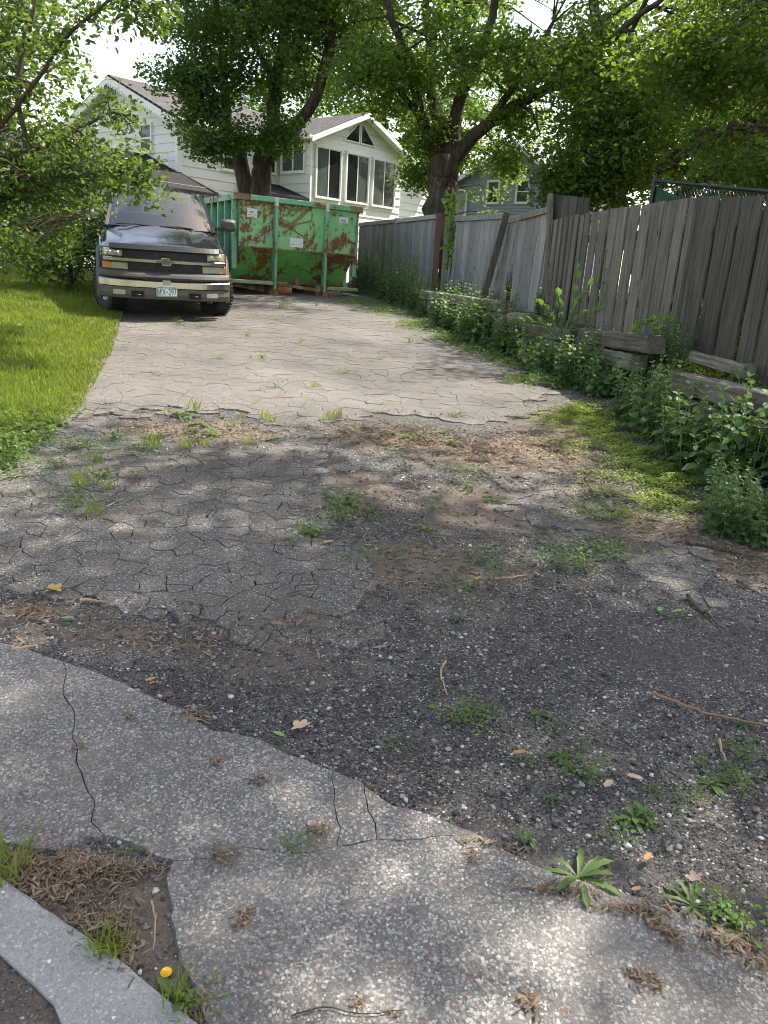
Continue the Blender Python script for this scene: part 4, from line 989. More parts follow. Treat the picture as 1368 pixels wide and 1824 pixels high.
slabroof(rr, [(XS - .32, y0_, zE - .06), (XS + 2.5, y0_, 7.1), (XS + 2.5, y1_, 7.1), (XS - .32, y1_, zE - .06)][::-1]); slabroof(rr, [(XS + 2.502, y0_, 7.1), (XS + SW + .3, y0_, zE - .06), (XS + SW + .3, y1_, zE - .06), (XS + 2.502, y1_, 7.1)][::-1])
rr.build('sunroom_roof', m_shing, Hh)
for xa, xb in ((XS - .34, XS + 2.5), (XS + SW + .32, XS + 2.5)):
    slabroof(MB(), [(xa, y0_ - .035, zE - .09), (xb, y0_ - .035, 7.07), (xb, y0_ - .002, 7.07), (xa, y0_ - .002, zE - .09)], .17).build('rake_board', m_trim, Hh)
    slabroof(MB(), [(xa, y0_, zE - .16), (xb, y0_, 7.0), (xb, YS, 7.0), (xa, YS, zE - .16)], .02).build('soffit', m_trim, Hh)
MB().box(XS - .42, XS - .32, y0_, -.45, zE - .16, zE - .05).build('eave_gutter', m_trim, Hh)
slabroof(MB(), [(XS - 1.9, -1.62, 3.92), (XS - .03, -1.62, 3.92), (XS - .03, -.03, 4.4), (XS - 1.9, -.03, 4.4)], .08).build('lean_to_roof', m_shingd, Hh)
MB().box(XS - 1.8, XS - .04, -1.5, -.04, GZ - .4, 3.83).build('lean_to_wall', m_white, Hh)
ch = MB(); ch.tube([(5.6, 3.6, 6.2), (5.6, 3.6, 7.45)], .34, 14); ch.build('chimney', plain('chimney_masonry', (.5, .5, .48), .9, var=.3, vs=14, bump=.6), Hh)
fl = MB(); fl.tube([(5.6, 3.6, 7.4), (5.6, 3.6, 7.8)], .13, 12); fl.lathe([(0, 7.95), (.2, 7.92), (.24, 7.8), (.2, 7.74)], 14, Matrix.Translation((5.6, 3.6, 0)) @ Matrix.Rotation(R(-90), 4, 'Y')); fl.build('chimney_flue', plain('flue_metal', (.5, .5, .5), .35, .8), Hh)

Gh = empty('gray_house', (8.35, 46.0, 0), (0, 0, R(50)))
tag(Gh, 'gray lap-sided house with white trimmed windows beyond the fence', 'house')
MB().box(0, 9, 0, 7.0, .5, 7.15).build('wall', m_gsid, Gh)
Mgg = FR((0, 0, 0), (0, 1, 0), (-1, 0, 0))
MB().add([(0, 0, 7.15), (0, 7, 7.15), (0, 2.6, 9.0)], [(0, 2, 1)]).build('gable_wall', m_gsid, Gh)
sj = MB(); siding(Gh, Mgg, lambda z: 0, lambda z: 6.5, 2.0, 7.1, .16, m_gsid, joined=sj)
siding(Gh, Mgg, lambda z: max(0, (z - 7.1) * 1.4), lambda z: 6.5 - max(0, (z - 7.1) * 1.95), 7.1, 8.8, .16, m_gsid, joined=sj)
o = sj.build('lap_siding', m_gsid, Gh)
for a, b in ((3.68, 4.4), (1.68, 2.4)): window(Gh, Mgg, a, b, 5.85, 6.98, 2, .1, (), 'h', fw=.1)
rg = MB(); slabroof(rg, [(-.4, 2.6, 9.1), (9.4, 2.6, 9.1), (9.4, 7.2, 6.9), (-.4, 7.2, 6.9)], .12); slabroof(rg, [(-.4, -.6, 6.9), (9.4, -.6, 6.9), (9.4, 2.598, 9.1), (-.4, 2.598, 9.1)], .12); rg.build('roof', m_shingl, Gh)
slabroof(MB(), [(-.47, 2.6, 9.06), (-.402, 2.6, 9.06), (-.402, 7.2, 6.86), (-.47, 7.2, 6.86)], .26).build('rake_board', m_trim, Gh)
slabroof(MB(), [(-.47, -.6, 6.86), (-.402, -.6, 6.86), (-.402, 2.6, 9.06), (-.47, 2.6, 9.06)], .26).build('rake_board', m_trim, Gh)
MB().tube([(-.44, 7.2, 6.75), (-.2, 6.9, 6.6), (-.12, 6.1, 6.55), (-.12, 5.85, 6.4), (-.12, 5.85, 1.0)], .06, 8).build('downspout', m_trim, Gh)

# ================================================================== FENCES
FL = [Vector(p) for p in ((3.9, 3.3), (3.0, 7.7), (2.13, 12.0), (.75, 16.0), (-.95, 21.5), (-1.6, 23.6))]
def fence_pt(px, py, off=0.0):
    d = ray(px, py); best = None
    for a, b in zip(FL[:-1], FL[1:]):
        n_ = Vector((b.y - a.y, a.x - b.x)).normalized(); a2 = a + n_ * off; b2 = b + n_ * off
        den = n_.x * d.x + n_.y * d.y
        if abs(den) < 1e-6: continue
        t = (n_.dot(a2)) / den
        if t <= 0: continue
        p = Vector((t * d.x, t * d.y)); s = (p - a2).dot(b2 - a2) / (b2 - a2).length_squared
        if -.02 <= s <= 1.02: best = Vector((p.x, p.y, CAM_Z + t * d.z)); break
    return best
def fboard(parent, p0, p1, zb, lean=0.0, mat=None, th=.022, name='board', push=0.0, jag=.012):
    u = Vector((p1.x - p0.x, p1.y - p0.y, 0)); u.normalize(); n_ = Vector((-u.y, u.x, 0)) * th
    pu = Vector((-u.y, u.x, 0)) * (push + random.uniform(-.004, .004))
    a, b = p0 + pu, p1 + pu; a = a + Vector((0, 0, random.uniform(-jag, jag))); b = b + Vector((0, 0, random.uniform(-jag, jag)))
    la = u * lean
    c, d = Vector((b.x, b.y, zb)) + la, Vector((a.x, a.y, zb)) + la
    o = (a + b + c + d) / 4; o.z = zb
    vs = [q - o for q in (a, b, c, d, a + n_, b + n_, c + n_, d + n_)]
    ob = MB().add(vs, [(0,3,2,1),(4,5,6,7),(0,1,5,4),(1,2,6,5),(2,3,7,6),(3,0,4,7)]).build(name, mat or m_wood, parent)
    ob.location = o; return ob
def run(parent, xs_, ytop, mat, lean=0.0, gap=.9, push=0.0, bot=-.03):
    for x0, x1 in zip(xs_[:-1], xs_[1:]):
        p0, p1 = fence_pt(x0, ytop(x0)), fence_pt(x1 - gap, ytop(x1 - gap))
        zb = float(terr_z(np.array((p0.x + p1.x) / 2), np.array(p0.y))) + bot
        l = lean(x0) if callable(lean) else lean
        fboard(parent, p0, p1, zb, l, mat, push=push)
def yt(tab): return lambda x: float(np.interp(x, [t[0] for t in tab], [t[1] for t in tab]))
def section(name, label): return tag(empty(name), label, 'fence', 'sections of the weathered wooden fence')
def frail(parent, x0, y0, x1, y1, mat, h=.09, off=-.03, name='rail', dz=0.0):
    p, q = fence_pt(x0, y0), fence_pt(x1, y1); u = (q - p).normalized(); n_ = Vector((-u.y, u.x, 0)) * off
    k = Vector((0, 0, dz)); return MB().bar(p + n_ + k, q + n_ + k, .04, h).build(name, mat, parent, .004)
# the side of the fence seen from the drive is the left one: +n of fboard points to -x
s1 = section('fence_section', 'wide dark weathered boards of the near fence at the right edge')
yA = yt([(978,392),(1050,379),(1100,371),(1160,362),(1240,352),(1368,347),(1440,344),(1700,335)])
run(s1, [1246,1285,1325,1367,1402,1440,1482,1530,1585,1650], yA, m_woodd, 0.0, 7)
s2_ = section('fence_section', 'narrower gray plumb boards of the fence between leaning panel and wide boards')
run(s2_, [978,988,997,1006,1015,1024,1034,1044,1056,1070,1087,1104,1123,1143,1163,1186,1209,1228], yA, m_wood, lambda x: random.uniform(-.03, .03), 3.4)
fboard(s2_, fence_pt(1229, 352), fence_pt(1238, 352), 1.0, 0, m_wood); fboard(s2_, fence_pt(1238.5, 353), fence_pt(1244, 353), 1.0, .02, m_woodd)
for sct, a, b in ((s1, 1250, 1600), (s2_, 982, 1240)):
    for dz in (-.3, -1.05): frail(sct, a, yA(a), b, yA(b), m_woodd, .09, .05, 'rail', dz)
s3 = section('fence_section', 'short run of taller boards sticking up behind the fence')
for x0, x1, ya, yb in ((980,993,346,347),(994,1006.5,347.5,348.5),(1007.5,1020,348.5,350),(1021,1031,350,351),(1031.5,1040,351,352)):
    fboard(s3, fence_pt(x0, ya), fence_pt(x1, yb), 1.0, 0, m_woodd, push=.07, jag=.004)
MB().bar(fence_pt(980, 346) , fence_pt(976, 540), .06, .09).build('post', m_wood, s3)
s4 = section('fence_section', 'sagging fence panel with sloping top rail and a gap between its boards')
y4 = yt([(905,398),(980,377)])
run(s4, [928,940,951,962,971,979], y4, m_woodp, -.10, .4)
for x0, x1 in ((906, 914.5), (915, 922)): fboard(s4, fence_pt(x0, y4(x0) + 3), fence_pt(x1, y4(x1) + 3), 1.25, -.32, m_woodp)
frail(s4, 908, 394, 979, 374, m_wood, .085, -.025)
s5 = section('fence_section', 'fence panel leaning to the right beside its tilted post')
y5 = yt([(800,392),(905,385)])
run(s5, [806,817,828,838,848,858,867,876,885,893,901], y5, m_woodp, lambda x: -.04 - .0022 * (x - 806), .4)
frail(s5, 805, 391, 902, 385, m_woodp, .085, -.025)
pt = fence_pt(909, 378); MB().bar(pt + Vector((-.05, 0, 0)), Vector((pt.x - .33, pt.y - .0, 1.1)), .10, .10, (0, 1, 0)).build('post', m_woodd, s5, .008)
s6 = section('fence_section', 'straight gray fence panel beside the reddish post below the big maple')
y6 = yt([(640,401),(708,394),(780,384)])
run(s6, [708,715,722,729,736,743,750,757,764,771,777], y6, m_woodp, 0, .4)
frail(s6, 708, 394, 778, 386, m_woodp, .085, -.025)
pt = fence_pt(783, 380); MB().bar(pt, Vector((pt.x, pt.y, 1.1)), .11, .11, (0, 1, 0)).build('post', plain('red_brown_post', (.12, .06, .045), .85, vs=20, var=.3), s6, .006)
pt = fence_pt(798, 386); MB().bar(pt, Vector((pt.x, pt.y, 1.1)), .09, .09, (0, 1, 0)).build('post', m_woodp, s6, .006)
s7 = section('fence_section', 'far dark fence panel next to the dumpster')
run(s7, [640,646,652,658,664,670,676,682,688,694,700,706], y6, m_wood, 0, .4)
frail(s7, 642, 400, 707, 394, m_wood, .085, -.025)
pt = fence_pt(708, 389); MB().bar(pt + Vector((0, -.04, 0)), Vector((pt.x, pt.y - .04, 1.1)), .11, .11, (0, 1, 0)).build('post', m_woodp, s7, .006)
run(s7, [626,632,638], yt([(626,388),(640,388)]), m_woodp, 0, .4)

# chain-link fence behind, black, with green screen cloth
CL = tag(empty('chain_link_fence'), 'black chain-link fence with green screen cloth above the wooden fence', 'fence')
m_blk = plain('black_coated_steel', (.012, .012, .013), .45)
A_, B_ = fence_pt(1166, 322, .8), fence_pt(1700, 372, .8)
m_scr = plain('green_screen_cloth', (.012, .075, .055), .8, vs=30)
MB().tube([(A_.x, A_.y, 1.0), (A_.x, A_.y, A_.z + .06)], .03, 10).build('post', m_blk, CL)
for t in (.28, .62): p = A_.lerp(B_, t); MB().tube([(p.x, p.y, 1.0), (p.x, p.y, p.z + .05)], .024, 8).build('post', m_blk, CL)
MB().tube([A_, B_], .02, 8).build('top_rail', m_blk, CL)
wire = MB(); LL = (B_ - A_).length; s = .0
def cl_pt(s_, h): p = A_.lerp(B_, s_ / LL); return Vector((p.x, p.y, p.z - h))
while s < LL:
    for sg in (1, -1):
        a, b = s, s + .9 * sg
        if 0 <= b <= LL: wire.bar(cl_pt(a, 0), cl_pt(b, .9), .006, .006)
    s += .075
wire.build('wire_mesh', m_blk, CL)
sg_ = []
for k in range(21):
    t = LL * k / 20; sag = .05 + .10 * math.sin(math.pi * ((t / 1.4) % 1.0)); sg_.append([cl_pt(t, sag), cl_pt(t, 1.2)])
sc2 = MB().loft([[q + Vector((.03, .01, 0)) for q in r] for r in sg_], smooth=False).build('screen_cloth', m_scr, CL)
sm = sc2.modifiers.new('thick', 'SOLIDIFY'); sm.thickness = .003

# ================================================================== LANDSCAPE TIMBERS
def timber(a, b, label, w_=.15, h=.15, mat=None, rough=.012):
    a, b = Vector(a), Vector(b); c = (a + b) / 2; d = b - a; L = d.length
    mb = MB(); secs = []; k = max(4, int(L / .12))
    for j in range(k + 1):
        x = -L / 2 + L * j / k; r_ = lambda: random.uniform(-rough, rough); e = .012
        secs.append([Vector((x + (r_() if j in (0, k) else 0), yy + r_() * .5, zz + r_() * .5)) for yy, zz in ((-w_/2+e, -h), (w_/2-e, -h), (w_/2, -h+e), (w_/2, -e), (w_/2-e, 0), (.0, -.004), (-w_/2+e, 0), (-w_/2, -e), (-w_/2, -h+e))])
    mb.loft(secs, close=True, smooth=False, cap=True)
    o = mb.build('landscape_timber', mat or m_timber); o.location = c
    o.rotation_euler = d.to_track_quat('X', 'Z').to_euler(); return tag(o, label, 'timber', 'old landscape timbers holding the bank')
timber((.46, 13.9, 1.337), (1.44, 10.6, 1.318), 'long upper landscape timber below the leaning fence panels', .16, .14)
timber((.50, 13.8, 1.18), (1.46, 10.5, 1.165), 'lower timber under the long upper one on the far bank', .16, .15)
timber((.54, 13.7, 1.02), (1.50, 10.4, 1.0), 'lowest timber of the far bank behind the weeds', .16, .16)
timber((1.47, 10.3, 1.2), (1.72, 10.1, 1.2), 'short broken timber block at the step in the bank', .16, .13, rough=.025)
timber((1.56, 10.05, 1.09), (2.1, 9.3, 1.08), 'middle timber half hidden by weeds right of the broken block', .16, .15)
timber((1.6, 10.0, .93), (2.14, 9.2, .92), 'bottom timber beneath the middle one in the weeds', .16, .15)
timber((2.18, 9.05, 1.13), (2.50, 7.55, 1.17), 'thick cracked timber with its split end facing out of the weeds', .2, .17, rough=.02)
timber((2.16, 9.0, .95), (2.42, 7.75, .97), 'pale timber lying under the thick cracked one', .18, .16)
timber((2.78, 8.05, 1.06), (3.0, 6.6, 1.03), 'thin timber on the bank at the foot of the near fence', .12, .1)
timber((2.36, 6.4, .96), (2.62, 5.15, .975), 'pale topped timber edging the green bank at the right', .17, .16)
timber((2.63, 5.12, .97), (2.9, 3.7, .93), 'nearest timber continuing the bank edge past the right of the picture', .17, .16)
timber((2.33, 6.3, .79), (2.85, 3.8, .76), 'lower timber behind the tall weeds at the right', .17, .17)
def stub(px, py, h, w_, label):
    p = gp(px, py, .3); mb = MB()
    secs = [[Vector((w_*math.cos(a)*random.uniform(.85, 1.1), w_*math.sin(a)*random.uniform(.85, 1.1), z)) for a in [2*math.pi*k/9 for k in range(9)]] for z in (-.3, 0, h*.5, h)]
    for q in secs[-1]: q.z += random.uniform(-.06, .03)
    mb.loft(secs, close=True, cap=True, smooth=False); o = mb.build('post_stub', woodmat('stub_wood', (.09, .075, .06), (.2, .175, .15), (.33, .3, .27)))
    o.location = p; return tag(o, label, 'stump')
stub(798, 512, .33, .12, 'broken gray post stump with jagged top among weeds')
stub(886, 540, .2, .13, 'low flat topped stump under the leaning fence panel')

# ================================================================== LEAVES, TREES
def unit(a): return a / np.maximum(np.linalg.norm(a, axis=-1, keepdims=True), 1e-9)
def leaves(C, L, up=.55, droop=.25, wide=.3, shape=4, D=None, fold=.1):
    """real leaf-sized faces; shape 4 = folded diamond, 6 = ovate blade with a midrib, 7 = broad three-lobed blade"""
    n = len(C); L = np.broadcast_to(np.asarray(L, float), (n,))[:, None]
    d = unit(rng.standard_normal((n, 3)) * [1, 1, .45] + [0, 0, -droop]) if D is None else unit(D + rng.standard_normal((n, 3)) * .18)
    nn = rng.standard_normal((n, 3)) * (1 - up) + np.array([0, 0, up]); nn = unit(nn - d * (nn * d).sum(1, keepdims=True)); s = np.cross(nn, d)
    q = lambda a, b, c: C + d * L * a + s * L * b + nn * L * c
    if shape == 4:
        P = np.stack([C, q(.45, wide, fold), q(1, 0, -.08), q(.45, -wide, fold)], 1); T_ = np.array([(0, 2, 1), (0, 3, 2)])
    elif shape == 6:
        P = np.stack([C, q(.25, wide*.85, fold), q(.62, wide*.9, fold*.8), q(1, 0, -.12), q(.62, -wide*.9, fold*.8), q(.25, -wide*.85, fold), q(.5, 0, 0)], 1)
        T_ = np.array([(0, 6, 1), (1, 6, 2), (2, 6, 3), (0, 5, 6), (5, 4, 6), (4, 3, 6)])
    else:
        P = np.stack([C, q(.0, .3, .05), q(.42, .5, .02), q(.56, .33, .05), q(1, 0, -.12), q(.56, -.33, .05), q(.42, -.5, .02), q(.0, -.3, .05)], 1)
        T_ = np.array([(0, 4, 3), (0, 3, 2), (0, 2, 1), (0, 5, 4), (0, 6, 5), (0, 7, 6)])
    k = P.shape[1]
    return P.reshape(-1, 3), (T_[None] + (np.arange(n) * k)[:, None, None]).reshape(-1, 3)
def in_ellipsoid(n, c, r, p=.45, zmin=None):
    v = unit(rng.standard_normal((n, 3))) * rng.random((n, 1)) ** p
    P = np.array(c) + v * np.array(r)
    return P if zmin is None else P[P[:, 2] > zmin]
def smooth_path(pts, k=4, wobble=0.0):
    pts = [Vector(p) for p in pts]; out = []
    for i_ in range(len(pts) - 1):
        p0, p1, p2, p3 = pts[max(i_-1, 0)], pts[i_], pts[i_+1], pts[min(i_+2, len(pts)-1)]
        for j in range(k):
            t = j / k; q = .5 * ((2*p1) + (p2-p0)*t + (2*p0-5*p1+4*p2-p3)*t*t + (3*p1-p0-3*p2+p3)*t**3)
            out.append(q + Vector([random.uniform(-wobble, wobble) for _ in range(3)]))
    out.append(pts[-1]); return out
def tree(name, label, base, limbs, clumps, per, lsize, lmat, bark=None, group=None, shape=4, spread=1.0, up=.45, cat='tree', twigs=True, wide=.3, droop=.25, flat=.62):
    base = Vector(base); t = empty(name, base); tag(t, label, cat, group); bark = bark or m_bark; pool = []
    for k, (pts, r0, r1) in enumerate(limbs):
        sp = smooth_path(pts, 5, r1 * .35); m_ = len(sp)
        rad = [r0 + (r1 - r0) * (j / (m_ - 1)) ** .8 for j in range(m_)]
        if k == 0: rad[0] *= 1.35; rad[1] *= 1.15
        pool += [(p, r) for p, r in zip(sp, rad)]
        MB().tube([p - base for p in sp], rad, 12 if r0 > .12 else 7).build('trunk' if k == 0 else 'limb', bark, t)
    PP = np.array([p for p, r in pool]); PR = np.array([r for p, r in pool])
    clumps = np.asarray(clumps, float)
    if twigs:
        tw = MB(); 
        for c in clumps:
            dd = ((PP - c[:3]) ** 2).sum(1) + 0.6 * np.clip(PP[:, 2] - c[2], 0, 9) ** 2; i_ = int(np.argmin(dd)); a = Vector(PP[i_]); b = Vector(c[:3]); m = a.lerp(b, .5) + Vector((random.uniform(-.1, .1), random.uniform(-.1, .1), .12 * (b - a).length))
            r = min(PR[i_] * .6, .012 + .014 * (b - a).length)
            tw.tube([p - base for p in (a, a.lerp(m, .6), m, b)], [r, r * .8, r * .6, r * .2], 5, False)
        tw.build('twigs', bark, t)['kind'] = 'stuff'
    n = np.maximum(3, (per * clumps[:, 3] ** 2 * rng.uniform(.7, 1.3, len(clumps)))).astype(int)
    C = np.repeat(clumps[:, :3], n, 0); r = np.repeat(clumps[:, 3], n)[:, None]
    C = C + unit(rng.standard_normal(C.shape)) * r * rng.random((len(C), 1)) ** .5 * np.array([1, 1, flat]) * spread - np.array(base)
    V, F = leaves(C, lsize * rng.uniform(.65, 1.25, len(C)), up, droop, wide, shape)
    np_obj('crown', V, F, lmat, t); return t
def clump(P, r0, r1): return np.concatenate([P, rng.uniform(r0, r1, (len(P), 1))], 1)

# left maple behind the dumpster: two boles and dark dense leaves
b1 = Vector((-3.75, 22.2, g(0, 22)))
lm = [([b1, at(430, 300, 22.2), at(424, 262, 22.2), at(406, 235, 22.2), at(398, 130, 22.2), at(380, -40, 22.4)], .25, .08),
      ([at(464, 380, 22.0), at(466, 310, 22.0), at(470, 272, 22.0), at(484, 235, 22.0), at(492, 150, 22.1), at(508, 40, 22.2), at(512, -120, 22.3)], .31, .1),
      ([at(474, 285, 21.9), at(505, 248, 21.6), at(552, 192, 21.2), at(578, 120, 21), at(598, 30, 20.8), at(615, -80, 20.6)], .2, .08),
      ([at(424, 262, 22.2), at(400, 225, 21.6), at(350, 190, 21), at(310, 150, 20.7)], .09, .03), ([at(492, 150, 22.1), at(455, 80, 21.4), at(420, 0, 21)], .1, .04)]
E1 = in_ellipsoid(120, (-4.3, 21.6, 9.2), (2.15, 2.2, 4.4), .5, 6.0)
E1 = np.concatenate([E1, in_ellipsoid(20, at(360, 165, 20.8), (.9, .8, 1.2), .5), in_ellipsoid(5, at(425, 240, 20.6), (.6, .4, .4), .6), in_ellipsoid(4, at(375, 262, 20.6), (.35, .3, .22), .6), in_ellipsoid(60, at(560, 20, 21.5), (2.2, 2, 2.2), .5), in_ellipsoid(5, at(490, 235, 20.6), (.35, .3, .3), .6)])
k_ = np.array([not (at(0, 0, 1).x > 0) and True for _ in E1])
tree('maple_tree', 'dark leafed maple with two trunks rising behind the dumpster', b1, lm, clump(E1, .45, .8), 720, .115, m_maple)

# big central maple
b2 = Vector((1.38, 19.6, g(0, 19.6) - .1))
lc = [([b2, at(784, 372, 19.6), at(788, 330, 19.6), at(792, 290, 19.6)], .37, .33),
      ([at(786, 300, 19.6), at(772, 262, 19.5), at(752, 215, 19.3), at(735, 120, 19), at(700, 40, 18.6), at(672, -60, 18.3)], .18, .06),
      ([at(790, 300, 19.6), at(782, 240, 19.7), at(770, 175, 19.9), at(764, 90, 20), at(755, -60, 20)], .17, .07),
      ([at(796, 300, 19.6), at(806, 245, 19.5), at(818, 185, 19.4), at(850, 110, 19.2), at(876, 30, 19), at(890, -60, 18.8)], .19, .07),
      ([at(800, 300, 19.6), at(825, 262, 19.4), at(868, 222, 19.0), at(925, 185, 18.6), at(985, 155, 18.2), at(1045, 138, 17.8), at(1100, 110, 17.5)], .19, .06),
      ([at(868, 222, 19.0), at(905, 168, 18.6), at(945, 110, 18.2), at(985, 40, 17.9)], .11, .04),
      ([at(925, 185, 18.6), at(950, 205, 18.3), at(962, 240, 18.1)], .05, .02),
      ([at(735, 120, 19), at(690, 85, 18.4), at(640, 70, 18)], .08, .03), ([at(752, 215, 19.3), at(700, 150, 18.9), at(655, 135, 18.5), at(620, 160, 18.3)], .08, .025), ([at(806, 245, 19.5), at(760, 130, 20.4), at(790, -20, 21)], .12, .05)]
E2 = in_ellipsoid(190, (1.5, 19.8, 10.6), (5.0, 4.6, 5.2), .5, 6.7)
E2 = np.concatenate([E2, in_ellipsoid(26, at(690, 130, 18.6), (1.0, 1.2, .9), .5), in_ellipsoid(7, at(765, 225, 19.5), (.25, .6, .6), .5), in_ellipsoid(10, at(815, 90, 18.0), (.8, .6, .7), .5), in_ellipsoid(14, at(940, 120, 18), (1.2, 1, .7), .5), in_ellipsoid(5, at(945, 215, 18.3), (.6, .6, .3), .5), in_ellipsoid(5, at(895, 285, 18.6), (.3, .3, .3), .5), in_ellipsoid(7, at(752, 330, 20.3), (.35, .3, .6), .5)])
tree('maple_tree', 'big maple with fanned dark limbs standing behind the fence', b2, lc, clump(E2, .42, .78), 600, .112, m_maple2)

# trees over the right-hand fence
b3 = Vector((5.6, 17.5, g(0, 17.5)))
lr = [([b3, at(1088, 300, 17.5), at(1085, 200, 17.5), at(1075, 120, 17.4), at(1060, 20, 17.3), at(1050, -100, 17.2)], .2, .08),
      ([at(1085, 180, 17.5), at(1065, 110, 17.2), at(1100, 60, 16.9), at(1150, 20, 16.6), at(1210, -20, 16.3)], .11, .04),
      ([at(1088, 280, 17.5), at(1050, 255, 17), at(1010, 270, 16.6)], .05, .02)]
E3 = in_ellipsoid(140, (7.7, 18.2, 8.4), (3.2, 3.2, 5.2), .5, 3.4)
E3 = np.concatenate([E3, in_ellipsoid(22, at(1050, 320, 15.5), (1.0, .8, .45), .5), in_ellipsoid(26, at(1110, 200, 15.6), (1.1, .7, 1.2), .5), in_ellipsoid(12, at(1020, 90, 16.5), (.9, .9, 1.3), .5)])
tree('ash_tree', 'dense tree with pale trunk right of the big maple over the fence', b3, lr, clump(E3, .5, .9), 680, .105, m_rleaf)
b4 = Vector((7.4, 12.6, g(0, 12.6)))
E4 = in_ellipsoid(170, (6.9, 12.4, 5.9), (2.9, 3.2, 3.6), .5, 2.75)
E4 = np.concatenate([E4, in_ellipsoid(16, at(1270, 90, 11.5), (1.0, .9, 1.0), .6), in_ellipsoid(26, (5.6, 11.3, 3.25), (2.0, 1.2, .4), .5)])
tree('leafy_tree', 'dark overhanging tree at the top right above the chain-link fence', b4, [([b4, b4 + Vector((-.1, 0, 2.2)), b4 + Vector((.1, -.2, 4.6)), b4 + Vector((0, 0, 7.5))], .26, .07), ([b4 + Vector((-.1, 0, 2.2)), (6.2, 11.8, 4.2), (5.0, 11, 5.2)], .1, .03), ([b4 + Vector((0, -.1, 3)), (8, 10.8, 5.2), (8.2, 9.6, 6.4)], .1, .03)], clump(E4, .4, .75), 800, .095, m_rleaf)
b5 = Vector((8.6, 5.6, g(0, 5.6)))
E5 = np.concatenate([in_ellipsoid(122, (5.3, 5.5, 9.7), (4.5, 3.4, 2.2), .6), in_ellipsoid(34, (8.3, 8.6, 8.4), (2.4, 1.8, 2.0), .6)])
tree('leafy_tree', 'tall shade tree just outside the right edge of the picture', b5, [([b5, b5 + Vector((-.1, 0, 3)), b5 + Vector((-.4, .1, 6)), b5 + Vector((-1.0, 0, 9.5))], .3, .08), ([b5 + Vector((-.1, 0, 4)), (6.2, 5.2, 7.2), (4.4, 5, 8.6)], .14, .04), ([b5 + Vector((-.2, 0, 5)), (8.4, 7.6, 7.6), (8.3, 9.4, 8.8)], .12, .04)], clump(E5, .5, .95), 260, .14, m_rleaf)

# trees in the background
BG = [(-1.2, 41, 13, 4.2, 'bright green tree behind the sunroom roof'), (2.6, 44, 15, 4.0, 'bright green tree between the sunroom and the big maple'), (10.2, 40.5, 13, 3.4, 'sunlit pale green tree in front of the gray house'),
      (-7.5, 46, 14, 4.0, 'far tree behind the white house roof'), (13.5, 33, 14, 4.2, 'far tree behind the fence right of the gray house'), (17, 26, 13, 4.6, 'far dense tree at the right edge of the picture'), (11.5, 23, 9.5, 3.2, 'background tree between the dense tree and the right edge'), (14.5, 29.5, 13, 4.0, 'far dense tree over the chain-link fence'), (10.5, 31, 12.5, 3.4, 'far tree filling the gap right of the gray house'), (-17, 33, 12, 4.4, 'background tree behind the crabapple at the left edge'), (6.5, 60, 15, 5, 'distant tree behind the gray house roof')]
for x, y, h, r, lab in BG:
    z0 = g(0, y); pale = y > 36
    C_ = in_ellipsoid(75, (x, y, z0 + h * (.58 if 'sunlit' not in lab else .72)), (r, r, h * (.42 if 'sunlit' not in lab else .24)), .45)
    tree('background_tree', lab, (x, y, z0), [([(x, y, z0), (x + .1, y, z0 + h*.4), (x - .1, y, z0 + h*.85)], .26, .05), ([(x, y, z0 + h*.35), (x + r*.5, y, z0 + h*.6)], .1, .03), ([(x, y, z0 + h*.3), (x - r*.5, y - .3, z0 + h*.55)], .1, .03)], clump(C_, .7, 1.25), 150, .24, m_bgleaf if pale else m_rleaf, group='trees in the background')

# crabapple on the left, its boughs reaching over the truck
b6 = Vector((-5.9, 9.6, float(lawn_z(-5.9, 9.6)) - .05))
bough = [at(-60, 370, 9.2), at(60, 340, 8.7), at(140, 312, 8.3), at(205, 305, 8.0), at(258, 318, 7.8)]
arch = [at(-40, 260, 9), at(60, 150, 8.6), at(110, 75, 8.3), at(165, 25, 8.0), at(215, -8, 7.9), at(262, 22, 7.8), at(290, 75, 7.7)]
mid = [at(-30, 300, 9), at(80, 260, 8.9), at(150, 225, 8.6), at(205, 200, 8.4), at(240, 235, 8.3)]
lcb = [([b6, b6 + Vector((.1, 0, 1.2)), b6 + Vector((.3, -.1, 2.4)), b6 + Vector((.5, 0, 4.2))], .16, .05), ([b6 + Vector((.1, 0, 1.0))] + bough, .05, .008), ([b6 + Vector((.2, 0, 1.8))] + arch, .032, .006), ([b6 + Vector((.2, 0, 1.6))] + mid, .035, .007), ([at(-60, 420, 9), at(40, 290, 8.8), at(30, 150, 8.8), at(60, 20, 8.8), at(70, -80, 8.8)], .04, .01), ([at(-60, 420, 9), at(80, 400, 8.6), at(150, 385, 8.2)], .03, .008)]
def along(path, n, sp, t0=.2):
    sp_ = smooth_path(path, 6); k = len(sp_); ii = rng.integers(int(t0 * k), k, n)
    return np.array([sp_[j] for j in ii]) + rng.standard_normal((n, 3)) * sp
E6 = np.concatenate([in_ellipsoid(115, at(35, 320, 8.9), (1.0, .9, .85), .6), in_ellipsoid(62, at(30, 130, 9.0), (.75, .8, 1.0), .55), along(bough, 40, .10, .3), along(arch, 26, .09, .25), along(mid, 15, .1, .3), in_ellipsoid(20, at(140, 300, 8.5), (.5, .5, .4), .6), in_ellipsoid(22, at(70, 415, 8.4), (.5, .5, .3), .6), in_ellipsoid(14, at(20, 455, 7.6), (.35, .4, .3), .6)])
tree('crabapple_tree', 'crabapple tree reaching from the left edge over the pickup windshield', b6, lcb, clump(E6, .14, .30), 640, .068, m_crab, m_twig, shape=6, up=.4, wide=.27, droop=.35, flat=.8)
